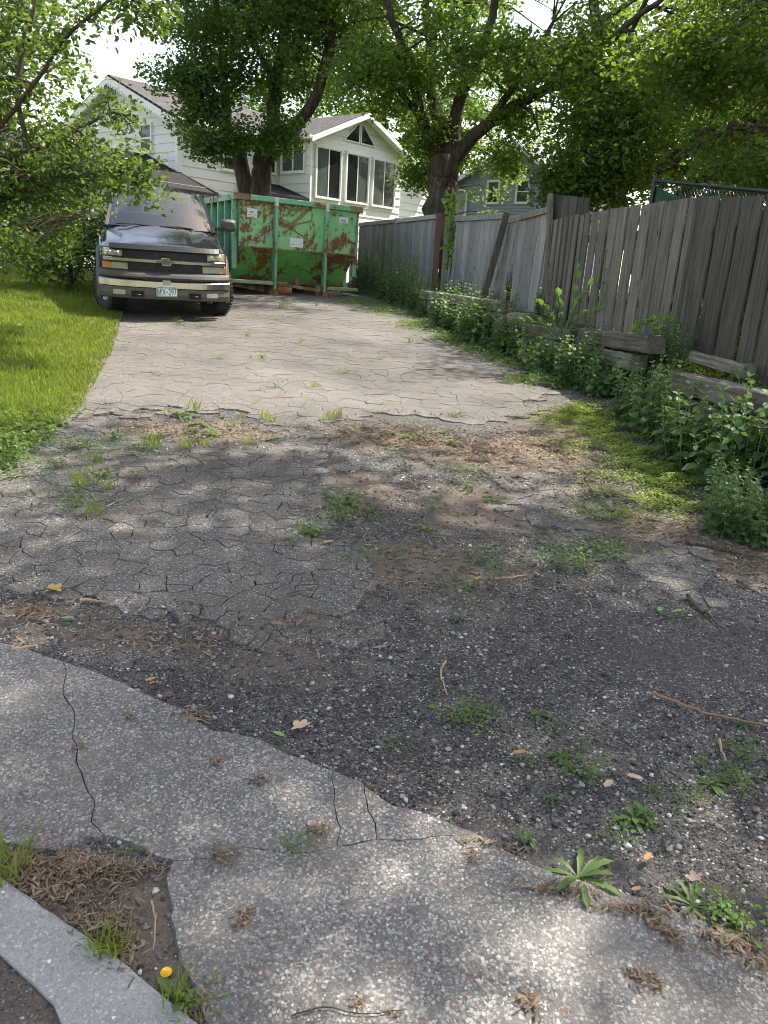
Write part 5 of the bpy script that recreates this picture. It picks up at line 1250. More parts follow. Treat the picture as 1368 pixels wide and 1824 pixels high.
for q, (x, y, r, h, lab) in enumerate([(-5.6, 13.6, 1.1, 1.5, 'dark shrub beside the passenger side of the pickup'), (-7.2, 13.2, 1.3, 1.7, 'dark shrub behind the crabapple at the left edge'), (-6.8, 16, 1.4, 2.4, 'taller shrub behind the pickup and under the porch roof')]):
    z0 = float(lawn_z(x, y)); E7 = in_ellipsoid(60, (x, y, z0 + h * .5), (r, r, h * .55), .6, z0 + .15)
    tree('shrub', lab, (x, y, z0), [([(x, y, z0), (x + .1, y, z0 + h*.7)], .05, .015), ([(x, y, z0), (x - .4, y - .2, z0 + h*.7)], .04, .012), ([(x, y, z0), (x + .4, y + .2, z0 + h*.7)], .04, .012)], clump(E7, .25, .42), 500, .085, m_crab if q != 2 else m_rleaf, m_twig, cat='shrub', shape=6, up=.4)

# ================================================================== WEEDS AND SMALL PLANTS
def weed_proto(name, stems, h, ll, mat, spread=.22, lean=.25, pair=.065, wide=.24, shape=6):
    e = empty(name); sm_ = MB(); C, Dd, S = [], [], []
    for s in range(stems):
        a = random.uniform(0, 6.28); r = spread * math.sqrt(random.random()); hh = h * random.uniform(.6, 1.05)
        b = Vector((r * math.cos(a), r * math.sin(a), -.03)); tip = b + Vector((math.cos(a) * lean * hh * random.random(), math.sin(a) * lean * hh * random.random(), hh))
        m = b.lerp(tip, .5) + Vector((random.uniform(-.03, .03), random.uniform(-.03, .03), 0))
        pth = smooth_path([b, m, tip], 3); sm_.tube(pth, [.0045] * (len(pth) - 1) + [.0015], 4, False)
        k = int(hh / pair); ph_ = random.random() * 3
        for j in range(1, k + 1):
            t = j / k; p = b.lerp(m, t * 2) if t < .5 else m.lerp(tip, t * 2 - 1); ph_ += 1.57
            sz = ll * (1.0 - .55 * max(0, t - .45) / .55) * random.uniform(.75, 1.15)
            for o_ in (0, math.pi):
                d_ = Vector((math.cos(ph_ + o_), math.sin(ph_ + o_), random.uniform(-.45, .15) if t < .9 else .8)); C.append(p); Dd.append(d_); S.append(sz)
    sm_.build('stem', m_stem, e)
    V, F = leaves(np.array(C), np.array(S), .75, 0, wide, shape, np.array(Dd)); np_obj('foliage', V, F, mat, e)
    return e
def rosette_proto(name, k, ll, mat, rise=.35, wide=.13):
    e = empty(name); C = np.zeros((k, 3)); a = np.arange(k) * 2.4 + rng.uniform(-.3, .3, k); Dd = np.stack([np.cos(a), np.sin(a), rng.uniform(.1, rise * 2, k)], 1)
    V, F = [], []; o = 0
    for j in range(k):   # each leaf a bent blade of four quads
        d_ = Vector(Dd[j]).normalized(); s_ = d_.cross(Vector((0, 0, 1))).normalized(); L = ll * random.uniform(.6, 1.1); pts = []
        for t, w_ in ((0, .06), (.3, .6), (.5, 1.0), (.62, .72), (.8, 1.0), (1.0, .05)):
            p = d_ * L * t + Vector((0, 0, -.35 * L * t * t + .004)); ww = wide * L * w_; pts += [p + s_ * ww + Vector((0, 0, ww * .35)), p, p - s_ * ww + Vector((0, 0, ww * .35))]
        V += pts
        for q in range(5):
            F += [(o+q*3, o+q*3+1, o+q*3+4, o+q*3+3), (o+q*3+1, o+q*3+2, o+q*3+5, o+q*3+4)]
        o += len(pts)
    np_obj('foliage', np.array([tuple(p) for p in V]), np.array(F), mat, e); return e
def tuft_proto(name, k, h, mat, r=.05, wd=.006, lean=.5):
    e = empty(name); a = rng.uniform(0, 6.28, k); q = r * np.sqrt(rng.random(k))
    V, F = blades(q * np.cos(a), q * np.sin(a), np.zeros(k) - .005, h * rng.uniform(.5, 1.1, k), np.full(k, wd), lean); np_obj('foliage', V, F, mat, e); return e
def sprig_proto(name, k, ll, mat, r=.06, h=.05):
    e = empty(name); C = np.stack([rng.standard_normal(k) * r, rng.standard_normal(k) * r, rng.random(k) * h + .004], 1)
    V, F = leaves(C, ll * rng.uniform(.6, 1.2, k), .8, -.2, .34, 6); np_obj('foliage', V, F, mat, e)
    sm_ = MB()
    for j in range(6): c = C[j * (k // 6)]; sm_.tube([(0, 0, -.01), (c[0] * .5, c[1] * .5, c[2] * .8), tuple(c)], .0016, 4, False)
    sm_.build('stem', m_stem, e); return e
used = set()
def put(proto, loc, rz, sc, label, cat, group, tilt=0.0):
    sc = sc * (1 if group is None or 'tall' in group else random.uniform(.6, 1.05))
    o = proto if proto.name not in used else copy_tree(proto); used.add(proto.name)
    o.location = loc; o.rotation_euler = (tilt * random.uniform(-1, 1), tilt * random.uniform(-1, 1), rz); o.scale = (sc,) * 3
    return tag(o, label, cat, group)
PA = [weed_proto('tall_weed', 20, .62, .115, m_weed, .24, .25, .05, .34), weed_proto('tall_weed', 18, .75, .105, m_weed, .22, .25, .05, .34), weed_proto('tall_weed', 18, .5, .11, m_weed, .26, .4, .048, .34)]
PB = [weed_proto('tall_weed', 16, .7, .085, m_weedp, .2, .2, .045, .3), weed_proto('tall_weed', 14, .85, .075, m_weedp, .17, .15, .042, .28)]
def weeds(lst, protos, label, dz=0.0, terr=False, hs=(.85, 1.15)):
    for px, py, s in lst:
        p = gp(px, py, dz)
        if terr: p.z = float(terr_z(np.array(p.x), np.array(p.y)))
        put(random.choice(protos), p, random.uniform(0, 6.28), s * random.uniform(*hs), label, 'weed', 'tall weeds along the fence and bank', .08)
weeds([(636,520,1.1),(650,514,1.2),(664,522,1.15),(678,528,1.15),(692,534,1.25),(706,540,1.25),(722,546,1.25),(736,552,1.1),(752,558,.9),(660,505,1.2),(690,512,1.2),(715,520,1.2)], PB, 'pale green weed in the clump beside the dumpster', 0)
weeds([(760,563,.8),(778,572,.8),(796,582,.85),(814,590,.9),(832,600,.95),(850,608,.95),(868,614,1.0),(886,622,.95),(905,630,.8),(800,570,.8),(840,590,.9),(880,608,.95)], PA + PB, 'leafy weed growing in front of the long far timber', 0)
weeds([(770,505,.6),(812,512,.65),(840,515,.8),(866,520,.85),(905,528,.8),(935,535,.9),(955,545,.8),(965,556,.7)], PB, 'weed standing at the foot of the leaning fence panels', .35, True)
weeds([(955,650,.7),(975,662,.8),(1000,672,.85),(1020,685,.85),(1040,690,.8),(1060,700,.75),(1082,702,.6),(1105,705,.55),(1010,650,.85),(1050,668,.7),(1085,680,.55)], PA, 'dense leafy weed in front of the thick cracked timber', 0)
weeds([(1130,740,.65),(1150,757,.75),(1172,772,.8),(1195,790,.8),(1165,735,.65),(1200,752,.7),(1232,775,.8)], PA, 'bushy weed in the middle of the near right bank', 0)
weeds([(1225,822,.85),(1255,835,.95),(1285,850,.95),(1315,862,1.0),(1345,872,1.0),(1380,880,1.0),(1275,800,.85),(1320,815,.9),(1362,830,1.0),(1410,850,1.0)], PA, 'tall dark green weed at the right edge before the pale timber', 0)
weeds([(1300,945,.5),(1330,930,.55),(1290,905,.5),(1350,965,.5)], PA, 'low young weed on the drive edge at the lower right', 0)
weeds([(1180,640,.7),(1205,650,.6),(1250,640,.9),(1285,645,1.05),(1330,640,1.1),(1360,650,1.15),(1140,640,.55)], PB, 'slender weed standing against the near fence boards', .4, True)
weeds([(770,548,.7),(800,556,.7),(830,566,.75),(858,580,.75),(888,592,.7),(912,612,.7),(935,632,.75)], PB + PA, 'wild weed pressed against the face of the far timbers', 0.05)
weeds([(1120,690,.45),(1150,705,.5),(1210,715,.55),(1240,735,.6),(1290,760,.7),(1340,780,.75)], PB, 'pale slender weed rising in front of the near timbers', 0.05)
# broad-leaved seedling with lime leaves, and a vine climbing the post
def bigleaf(name, label, base, tips, ll, mat, cat):
    e = empty(name, base); tag(e, label, cat); sm_ = MB()
    for tp in tips:
        tp = Vector(tp); m = tp * .5 + Vector((random.uniform(-.05, .05), random.uniform(-.05, .05), .08)); pth = smooth_path([(0, 0, 0), m, tp], 5); sm_.tube(pth, .006, 5, False)
        for j in range(4, len(pth), 2):
            for s in (-1, 1):
                d = (pth[j] - pth[j-1]); d = Vector((d.y * s, -d.x * s, .12)).normalized() + d.normalized() * .7
                V, F = leaves(np.array([pth[j]]), ll * random.uniform(.6, 1.2), .7, 0, .36, 6, np.array([d])); np_obj('leaf', V, F, mat, e)
    sm_.build('stem', m_stem, e); return e
bp_ = gp(1000, 610, .35)
bigleaf('broadleaf_seedling', 'lime green broad-leaved seedling spreading over the middle timber', bp_, [(-.35, -.1, .42), (-.15, -.25, .5), (.2, -.15, .62), (.32, -.3, .4), (-.5, -.3, .22), (.1, .1, .8)], .1, m_lime, 'seedling')
bigleaf('broadleaf_seedling', 'yellow green vine shoot lying over the split end timber', (2.42, 8.1, 1.17), [(.1, -.45, .05), (.3, -.2, .1), (-.12, -.5, .02)], .085, m_lime, 'vine')
bigleaf('vine', 'thin vine with few leaves climbing the near fence boards', fence_pt(1075, 560) + Vector((-.06, 0, 0)), [(-.02, .0, .7), (.1, -.12, .95), (-.12, .15, 1.05)], .06, m_lime, 'vine')
vp_ = fence_pt(800, 480)
ve = tag(empty('vine', vp_ + Vector((0, -.12, 0))), 'leafy green vine climbing the reddish fence post', 'vine')
E8 = np.concatenate([in_ellipsoid(90, (0, 0, .5), (.16, .1, .65), .6), in_ellipsoid(50, (-.05, 0, 1.15), (.22, .12, .22), .6)])
V, F = leaves(E8, rng.uniform(.06, .11, len(E8)), .3, .3, .35, 7); np_obj('foliage', V, F, m_lime, ve)
MB().tube(smooth_path([(0, 0, -.2), (.05, 0, .4), (-.05, 0, .9), (-.02, 0, 1.3)], 4), .01, 5).build('stem', m_twig, ve)

# chartreuse mats: one creeping mass each
def mat_cover(name, label, blobs, n, ll, mat, terr=False, hgt=.05):
    P = []
    for px, py, rx, ry, w_ in blobs:
        c = gp(px, py, .4 if terr else 0); k = int(n * w_); a = rng.standard_normal((k, 2)) * .5
        x, y = c.x + a[:, 0] * rx, c.y + a[:, 1] * ry
        kk = rng.random(k) < np.clip(.5 + 1.0 * wob(x, y, 7, 3.0), .04, 1); x, y = x[kk], y[kk]
        z = terr_z(x, y) if terr else np.maximum(G(x, y) - .02, terr_z(x, y) * (x > tim_x(y) - .9) + (x <= tim_x(y) - .9) * -9)
        P.append(np.stack([x, y, z + rng.random(len(x)) * hgt * (.7 + .5 * wob(x, y, 7, 1.0))], 1))
    P = np.concatenate(P); V, F = leaves(P, ll * rng.uniform(.6, 1.3, len(P)), .75, -.1, .36, 4); return tag(np_obj(name, V, F, mat), label, 'ground cover', kind='stuff')
mat_cover('ground_cover', 'yellow green ground cover creeping onto the right side of the drive', [(1030,750,.4,.5,.16),(1080,735,.4,.5,.12),(1110,775,.45,.45,.14),(1170,815,.5,.4,.14),(1230,835,.4,.3,.12),(1140,850,.4,.35,.1),(1190,890,.5,.3,.1),(1300,900,.5,.3,.08),(1060,800,.4,.3,.05),(1100,915,.35,.2,.03),(1050,740,.3,.3,.1),(1200,850,.4,.25,.1)], 36000, .02, m_cover, False, .075)
mat_cover('ground_cover', 'bright ground cover on the bank above the pale timber', [(1240,650,.35,.5,.3),(1300,665,.35,.5,.35),(1370,675,.4,.6,.35),(1200,640,.25,.4,.15)], 16000, .022, m_cover, True, .09)
mat_cover('ground_cover', 'low green growth along the far right drive edge', [(640,540,.4,.9,.15),(690,555,.4,.7,.15),(740,580,.35,.6,.15),(800,605,.35,.5,.15),(860,625,.35,.5,.15),(910,645,.35,.4,.15),(960,680,.35,.35,.15),(830,530,.4,.9,.1),(900,540,.4,.7,.1),(1150,700,.5,.5,.12)], 24000, .026, m_small, False, .12)

P_ = np.stack([rng.normal(-2.75, .3, 5200), rng.normal(4.75, .55, 5200), np.zeros(5200)], 1); P_[:, 2] = lawn_z(P_[:, 0], P_[:, 1]) + rng.random(5200) * .05; P_ = P_[(P_[:, 0] < edge_x(lawn_poly[:6], P_[:, 1]) + .12) & (P_[:, 1] > 3.9)]
V, F = leaves(P_, rng.uniform(.02, .045, len(P_)), .8, 0, .4, 6); tag(np_obj('clover', V, F, m_small), 'broad-leaved clover growing through the lawn corner beside the drive', 'clover', kind='stuff')
# small weeds rooted in cracks and gravel
PR = [rosette_proto('rosette_weed', 8, .085, m_small), rosette_proto('rosette_weed', 11, .11, m_small, .5)]
PT = [tuft_proto('grass_tuft', 26, .10, m_grass), tuft_proto('grass_tuft', 18, .07, m_grass, .04)]
PS = [sprig_proto('sprig_weed', 60, .022, m_small), sprig_proto('sprig_weed', 46, .03, m_small, .05, .07), sprig_proto('sprig_weed', 90, .018, m_weedp, .09, .035)]
def small(lst, protos, label, group, s=(.8, 1.2), lift=0.0):
    for px, py, sc in lst:
        p = gp(px, py); onp = in_poly(np.array([p.x]), np.array([p.y]), drive_poly)[0]
        p.z = g(p.x, p.y) - (.004 if onp else .008) + lift; put(random.choice(protos), p, random.uniform(0, 6.28), sc * random.uniform(*s), label, 'weed', group, .15)
small([(340,742,1.5),(360,755,1.6),(398,742,1.4),(345,768,1.3),(380,775,1.3),(412,758,1.1),(335,795,1.4),(365,792,1.2),(300,735,1.0),(318,740,1.2),(440,788,1.1),(485,782,1.0),(345,730,1.1)], PR + PT, 'green weed in the dirt patch across the left of the drive', 'weeds in the left dirt patch')
small([(470,745,1.3),(480,750,1.1),(585,748,1.4),(600,742,1.1),(430,742,1.0)], PT, 'grass tuft by the broken asphalt edge', 'grass tufts in the broken asphalt')
small([(140,800,1.4),(170,820,1.5),(100,830,1.5),(70,850,1.4),(190,850,1.4),(150,865,1.3),(220,800,1.3),(255,810,1.4),(275,800,1.2),(125,910,1.3),(165,915,1.1),(195,870,1.5),(240,850,1.1),(60,880,1.3),(30,845,1.5),(205,780,1.4),(210,890,1.2),(135,885,1.2),(185,790,1.3),(100,790,1.6),(60,820,1.7),(270,790,1.4)], PS + PT, 'weed in the cracks along the lawn side of the drive', 'weeds in the left cracks')
small([(595,905,1.3),(615,898,1.3),(632,908,1.1),(605,925,1.0),(550,955,1.3),(560,950,1.1),(625,990,1.0),(655,915,1.2)], PS, 'low green weed at the corner of the cracked asphalt and dirt', 'weeds by the cracked corner')
small([(700,800,1.0),(750,760,1.0),(790,770,.9),(740,780,1.0),(665,735,1.0),(815,742,1.6),(840,840,1.1),(770,905,.9),(810,790,1.0),(690,985,1.1),(760,945,1.0),(880,890,1.0),(830,870,.9)], PR + PS, 'small weed in the brown dirt of the worn middle', 'weeds in the worn middle')
small([(985,980,1.2),(1010,990,1.2),(1040,985,1.1),(1070,975,1.2),(1095,970,1.1),(1000,1010,1.0),(1040,1010,1.0),(970,1000,.9),(860,1000,1.2),(830,1050,1.2),(880,1010,1.0),(1110,995,1.3)], PS, 'mat of small weed on the dark gravel before the right bank', 'weeds on the gravel right of centre')
small([(820,1275,.8),(845,1280,.9),(960,1270,.8),(985,1285,.8),(1000,1345,.9),(1045,1380,.9),(935,1350,.7),(1010,1360,.7),(700,1315,.6),(1280,1390,.8),(1310,1385,.8),(1330,1345,.8),(1325,1395,.8),(1110,1485,.6),(1240,1415,.5),(1140,1440,.6),(1160,1470,.7),(870,1275,.6),(1250,1350,.6),(1210,1420,.6),(1290,1320,.6),(1330,1290,.6),(1170,1400,.5),(815,1100,.8),(1040,1330,.6)], PS + PR[:1], 'small weed sprouting from dark gravel in the right foreground', 'weeds on the near gravel')
small([(1130,1455,.7),(1150,1450,.6),(1265,1395,.75),(985,1420,.45)], PR, 'flat rosette weed on the dark gravel at the right', 'rosettes on the near gravel')
small([(510,1510,.45),(545,1505,.5),(425,1520,.35),(230,1520,.4),(585,1098,.6),(497,1318,.3)], PS, 'tiny weed sprouting from a crack in the pale apron', 'weeds in the apron cracks', lift=.012)
small([(320,578,1.3),(362,582,1.0),(540,560,1.0),(505,548,1.2),(455,560,1.0),(610,665,1.2),(440,600,.9),(535,610,1.0),(280,670,1.0),(465,640,.8),(730,610,.9),(565,545,1.0),(530,540,1.3),(590,545,1.0),(390,640,.8),(680,640,.8),(905,680,1.2),(560,690,.9),(490,690,.8)], PT + PS, 'tiny weed in a crack of the far drive', 'weeds in the far drive', lift=.01)
# apron-edge plants
w1 = weed_proto('upright_weed', 3, .12, .05, m_small, .02, .3, .028, .26); p = gp(935, 1495); put(w1, (p.x, p.y, p.z - .02), 1, .8, 'upright light green weed at the apron edge', 'weed', None)
w2 = copy_tree(w1); p = gp(798, 1462); put(w2, (p.x, p.y, p.z - .02), 2.2, .42, 'little upright weed at the broken apron edge', 'weed', None)
r3 = rosette_proto('dandelion', 11, .15, m_small, .5, .085); p = gp(1030, 1560); put(r3, (p.x, p.y, p.z - .01), .4, .85, 'large flat dandelion rosette at the apron edge on the right', 'dandelion', None)
r4 = sprig_proto('clover_patch', 120, .02, m_lime, .045, .06); p = gp(1300, 1630); put(r4, (p.x, p.y, p.z - .02), .4, .85, 'bright clover patch at the right end of the apron edge', 'clover', None)
r5 = copy_tree(r3); p = gp(1235, 1610); put(r5, (p.x, p.y, p.z - .01), 2.0, .6, 'broad leaves beside the clover at the apron edge', 'weed', None)
t1 = tuft_proto('grass_tuft', 60, .11, m_grass, .045, .006, .6); p = gp(195, 1690); put(t1, (p.x, p.y, p.z - .02), .4, .85, 'grass tuft with dry blades at the gutter edge', 'grass', None)
t2 = tuft_proto('grass_tuft', 40, .12, m_grass, .06, .009, .5); p = gp(15, 1555); put(t2, (p.x, p.y, p.z - .02), .4, .9, 'broad-bladed grass clump at the far left of the gutter', 'grass', None)
dn = rosette_proto('dandelion', 8, .13, m_small, .6, .1); p = gp(312, 1775); put(dn, (p.x, p.y, p.z - .02), 2.7, .75, 'dandelion with one yellow flower beside the gutter', 'dandelion', None)
MB().tube(smooth_path([(0, 0, 0), (.015, .01, .07), (.012, .02, .125)], 4), .0022, 5).build('flower_stem', m_stem, dn)
pet = MB()
for ring, (rr_, zz, kk) in enumerate(((.016, .0, 18), (.012, .005, 14), (.007, .009, 9))):
    for j in range(kk):
        a = 2 * math.pi * (j + ring * .5) / kk; d_ = Vector((math.cos(a), math.sin(a), 0)); s_ = Vector((-d_.y, d_.x, 0)) * .0025; c0 = Vector((.012, .02, .127 + zz))
        pet.add([c0 - s_ * .5, c0 + s_ * .5, c0 + d_ * rr_ + s_ + Vector((0, 0, .004)), c0 + d_ * rr_ - s_ + Vector((0, 0, .004))], [(0, 1, 2, 3)])
pet.build('flower', plain('dandelion_yellow', (.8, .5, .01), .6), dn)
V, F = blades(rng.normal(0, .02, 14), rng.normal(0, .02, 14), np.zeros(14), rng.uniform(.08, .16, 14), np.full(14, .006), .4); np_obj('foliage', V, F, m_grass, dn)
sp_ = copy_tree(r4); p = gp(345, 1785); put(sp_, (p.x, p.y, p.z - .01), 1.3, .55, 'lobed low weed right of the yellow dandelion', 'weed', None)

# ================================================================== LITTER, TWIGS, LEAVES
def chips(C, L, wd, up=.75):
    n = len(C); a = rng.uniform(0, 6.28, n); el = rng.normal(0, .22, n); d = np.stack([np.cos(a) * np.cos(el), np.sin(a) * np.cos(el), np.sin(el)], 1); s = np.stack([-np.sin(a), np.cos(a), rng.normal(0, .5, n)], 1); s = unit(s); nn = np.cross(d, s)
    L = L[:, None]; wd = wd[:, None]; bend = rng.normal(0, .16, (n, 1)) * L
    P = np.stack([C - d*L*.5 - s*wd*.25, C - d*L*.5 + s*wd*.25, C + s*wd*.5 + nn*bend, C - s*wd*.5 + nn*bend, C + d*L*.5 + s*wd*.2, C + d*L*.5 - s*wd*.2], 1)
    F = np.array([(0, 1, 2, 3), (3, 2, 4, 5)])[None] + (np.arange(n) * 6)[:, None, None]
    return P.reshape(-1, 3), F.reshape(-1, 4)
def litter(name, label, blobs, n, Lr, wr, lift=.004):
    P = []
    for px, py, rx, ry, w_ in blobs:
        c = gp(px, py); k = int(n * w_); a = rng.standard_normal((k, 2)) * .55; x, y = c.x + a[:, 0] * rx, c.y + a[:, 1] * ry
        onp = in_poly(x, y, drive_poly) & ~in_poly(x, y, holes[0]); kp = ~onp | (rng.random(k) < .35); ap = on_apron(x, y)
        z = np.where(onp | ap, G(x, y) + .008, G(x, y) - bed_drop(x, y) + .006); P.append(np.stack([x, y, z + rng.random(k) * lift], 1)[kp])
    P = np.concatenate(P); m = len(P); V, F = chips(P, rng.uniform(*Lr, m), rng.uniform(*wr, m)); return tag(np_obj(name, V, F, m_litter), label, 'litter', kind='stuff')
litter('dry_litter', 'brown dry litter scattered over the worn patches of the drive', [(700,775,.6,.35,.2),(850,800,.7,.5,.2),(960,790,.45,.5,.12),(360,765,.8,.3,.14),(640,880,.3,.4,.03),(740,1000,.6,.3,.05),(70,1088,.3,.08,.02),(280,1135,.5,.12,.025),(560,1110,.4,.12,.03),(1220,950,.6,.3,.06),(1060,860,.6,.5,.1),(900,930,.9,.8,.06),(1340,1010,.4,.3,.04)], 8000, (.015, .06), (.004, .012))
litter('leaf_litter', 'heap of brown rotting leaves in the pocket beside the gutter', [(60,1540,.16,.05,.25),(120,1570,.13,.06,.3),(170,1640,.09,.07,.22),(195,1545,.12,.03,.15),(215,1700,.05,.05,.06),(350,1800,.03,.04,.05)], 2600, (.006, .036), (.002, .006), .012)
litter('edge_litter', 'dry brown scraps lodged along the right apron edge', [(1000,1590,.12,.02,.2),(1150,1625,.12,.02,.25),(1290,1680,.08,.03,.2),(1330,1700,.05,.05,.15),(880,1505,.1,.015,.1),(350,1275,.06,.03,.15)], 420, (.012, .04), (.003, .008), .008)
def clump_proto(k):
    C = rng.standard_normal((k, 3)) * [.016, .013, .003] + [0, 0, .006]; V, F = chips(C, rng.uniform(.008, .034, k), rng.uniform(.003, .008, k)); return np_mesh('seed_litter_clump', V, F, m_litter)
CP = [clump_proto(34), clump_proto(48), clump_proto(22)]
for px, py, s, lab in [(465,1392,1.0,0),(388,1362,.9,0),(232,1280,.7,0),(140,1335,.8,0),(565,1480,1.0,0),(395,1528,1.1,0),(435,1640,.9,0),(1165,1650,1.3,1),(1195,1672,1.2,1),(1130,1625,1.1,1),(1140,1745,1.1,1),(1170,1755,.8,1),(938,1790,1.2,1),(300,1240,.6,0),(775,1375,.8,2),(345,1262,1.2,2),(840,1530,.7,0),(640,1790,.6,0),(700,1810,.6,0)]:
    p = gp(px, py); o = link(bpy.data.objects.new('seed_litter_clump', random.choice(CP))); o.location = (p.x, p.y, p.z + (.004 if lab < 2 else -.022)); o.rotation_euler = (0, 0, random.uniform(0, 6.28)); o.scale = (s,) * 3
    tag(o, ('small clump of brown dried seeds on the pale apron', 'clump of brown dried litter on the apron at the lower right', 'clump of dry brown scraps on the dark gravel near the apron edge')[lab], 'litter', ('litter clumps on the left of the apron', 'litter clumps at the lower right', 'litter clumps on the gravel')[lab])
def twig(pts, r, label, mat=None, lift=.006):
    P = [gp(*q) for q in pts]; base = P[0].copy(); mb = MB()
    sp = smooth_path([q - base for q in P], 5, r * .5); k = len(sp); mb.tube(sp, [r * (1 - .55 * j / (k - 1)) for j in range(k)], 6)
    o = mb.build('twig', mat or m_twig); o.location = (base.x, base.y, base.z + lift); return tag(o, label, 'twig')
tp_ = plain('pale_twig', (.33, .22, .14), .8, var=.3, vs=40)
twig([(1160,1235),(1205,1252),(1250,1270),(1310,1283),(1372,1296)], .006, 'long reddish twig lying across the dark gravel at the right edge', plain('red_twig', (.24, .13, .085), .8))
twig([(1223,1062),(1240,1080),(1262,1098),(1290,1122)], .011, 'thick straight gray stick on the dark gravel at the right')
twig([(1150,1117),(1175,1107),(1205,1102),(1232,1100)], .005, 'thin curved twig left of the thick gray stick')
twig([(793,1180),(786,1196),(787,1212),(796,1240)], .005, 'bent tan twig standing out on the gravel near the centre', tp_)
twig([(18,1160),(40,1156),(68,1153)], .009, 'short brown stick on the gravel at the left edge', tp_)
twig([(143,1072),(165,1071),(188,1074)], .009, 'short thick pinkish stick on the dark asphalt at the left', tp_)
twig([(1222,967),(1265,975),(1310,985),(1372,1000)], .014, 'weathered branch lying below the weeds at the right edge')
twig([(1312,1036),(1330,1048),(1350,1058)], .008, 'small stick under the weathered branch at the right edge')
twig([(880,1032),(912,1030),(938,1026)], .006, 'thin pale twig on the weedy gravel right of centre', tp_)
twig([(1044,850),(1050,868),(1060,884)], .007, 'small gray stick on the broken asphalt island')
twig([(270,1612),(277,1645),(274,1700)], .003, 'thin pinkish twig in the dirt pocket beside the gutter', tp_, .012)
twig([(520,1815),(580,1800),(640,1812),(720,1805)], .002, 'very thin gray twig on the apron at the bottom edge', None, .01)
twig([(1280,1320),(1287,1345),(1294,1362)], .005, 'short brown stick among the weeds at the right', tp_)
twig([(935,1115),(950,1128)], .004, 'tiny twig on the dark gravel right of centre')
twig([(190,905),(208,895),(220,890)], .006, 'small tan stick in the cracked asphalt at the left', tp_)
twig([(510,1060),(560,1050)], .003, 'thin twig on the worn asphalt left of centre')
twig([(725,665),(745,660),(780,658)], .006, 'twig lying on the sunny drive below the weeds')
twig([(690,1335),(730,1368),(770,1370)], .003, 'thin gray twig on the gravel beside the apron')
def dead_leaf(px, py, s, label, mat, shape=7, name='dead_leaf', lift=.012):
    p = gp(px, py); k = 30; a = np.arange(k) * 2 * np.pi / k; lobes = 5 if shape == 7 else 1
    rr_ = s * .55 * ((.6 + .4 * np.abs(np.cos(a * lobes / 2))) if shape == 7 else (.75 + .25 * np.cos(a))) * rng.uniform(.88, 1.12, k); wx_ = .62 if shape == 7 else .42
    u, v = rr_ * np.cos(a), rr_ * np.sin(a) * wx_; cu_ = random.uniform(5, 11) * (.06 / s); rot = random.uniform(0, 6.28)
    zz = cu_ * (v * v * 1.4 + u * u * random.uniform(-.3, .6)) + .15 * np.abs(v); V = np.concatenate([np.stack([u*.5, v*.5, zz*.22], 1), np.stack([u, v, zz], 1), [[0, 0, 0]]])
    V[:, :2] = V[:, :2] @ np.array([[math.cos(rot), math.sin(rot)], [-math.sin(rot), math.cos(rot)]])
    F = np.array([(k*2, j, (j+1) % k) for j in range(k)] + [(j, k+j, k+(j+1) % k) for j in range(k)] + [(j, k+(j+1) % k, (j+1) % k) for j in range(k)])
    o = np_obj(name, V, F, mat, smooth=True); o.location = (p.x, p.y, p.z + lift); return tag(o, label, 'leaf')
m_pale = plain('pale_dead_leaf', (.42, .31, .21), .7, var=.2, vs=40); m_or = plain('orange_dead_leaf', (.32, .17, .075), .7, var=.25, vs=40); m_yel = plain('yellow_leaf', (.38, .28, .06), .6, var=.25, vs=40); m_gl = plain('green_leaf', (.16, .28, .07), .5, var=.2, vs=40)
dead_leaf(536, 1298, .07, 'pale tan lobed leaf on the gravel above the apron edge', m_pale); dead_leaf(265, 1216, .05, 'orange leaf at the apron edge on the left', m_or, 6)
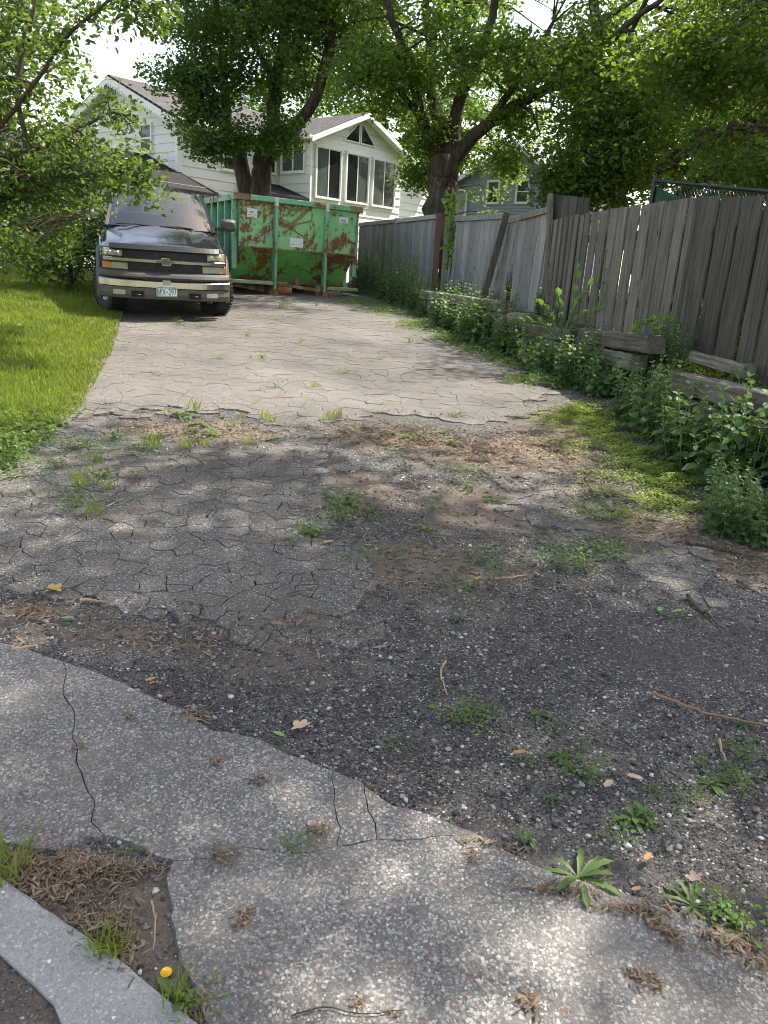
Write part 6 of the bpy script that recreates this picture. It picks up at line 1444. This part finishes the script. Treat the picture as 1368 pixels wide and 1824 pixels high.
dead_leaf(95, 1052, .09, 'yellow withered leaf on the asphalt edge at the left', m_yel); dead_leaf(88, 1056, .07, 'second yellow leaf scrap beside the withered yellow leaf', m_yel, 6); dead_leaf(588, 968, .08, 'orange brown leaf on the cracked asphalt near the centre', m_or, 6)
dead_leaf(1085, 1400, .06, 'curled tan leaf among the gravel weeds on the right', m_pale, 6); dead_leaf(1125, 1388, .06, 'second curled tan leaf right of the first among weeds', m_pale, 6); dead_leaf(1155, 1530, .045, 'brown leaf on bare dirt above the right apron', m_or, 6); dead_leaf(1235, 1570, .05, 'gray brown leaf on dirt near the clover patch', plain('gray_leaf', (.2, .14, .11), .8))
dead_leaf(500, 1314, .05, 'small fresh green leaf at the apron edge', m_gl, 6); dead_leaf(1175, 1090, .07, 'pale green fallen leaf left of the thick gray stick', m_gl, 6); dead_leaf(1205, 1092, .05, 'second pale green leaf beside the thick gray stick', m_gl, 6); dead_leaf(125, 1105, .06, 'small yellow green leaf below the short pinkish stick', m_gl, 6); dead_leaf(928, 1345, .055, 'curled brown leaf beside a small weed on the gravel', m_or, 6); dead_leaf(270, 1222, .03, 'orange leaf fragment at the left apron edge', m_or, 6)
dead_leaf(1130, 1590, .035, 'brown scrap of leaf on the dirt behind the right dandelion', m_or, 6)

# ------------------------------------------------------------------ tell look-alikes apart by their order across the scene
ORDINAL = 'leftmost second third fourth fifth sixth seventh eighth ninth tenth eleventh twelfth thirteenth fourteenth fifteenth sixteenth seventeenth eighteenth nineteenth twentieth twenty-first twenty-second twenty-third twenty-fourth twenty-fifth twenty-sixth'.split()
bylab = {}
for o in list(SC.objects):
    if o.parent is None and 'label' in o: bylab.setdefault(o['label'], []).append(o)
def across(o):
    c = CM3.transposed() @ (Vector(o.location) - Vector((0, 0, CAM_Z))); return c.x / -c.z
for lab, lst in bylab.items():
    if len(lst) > 1:
        lst.sort(key=across)
        for k, o in enumerate(lst): o['label'] = lab + (', leftmost one' if k == 0 else ', rightmost one' if k == len(lst) - 1 else ', %s from left' % ORDINAL[k])
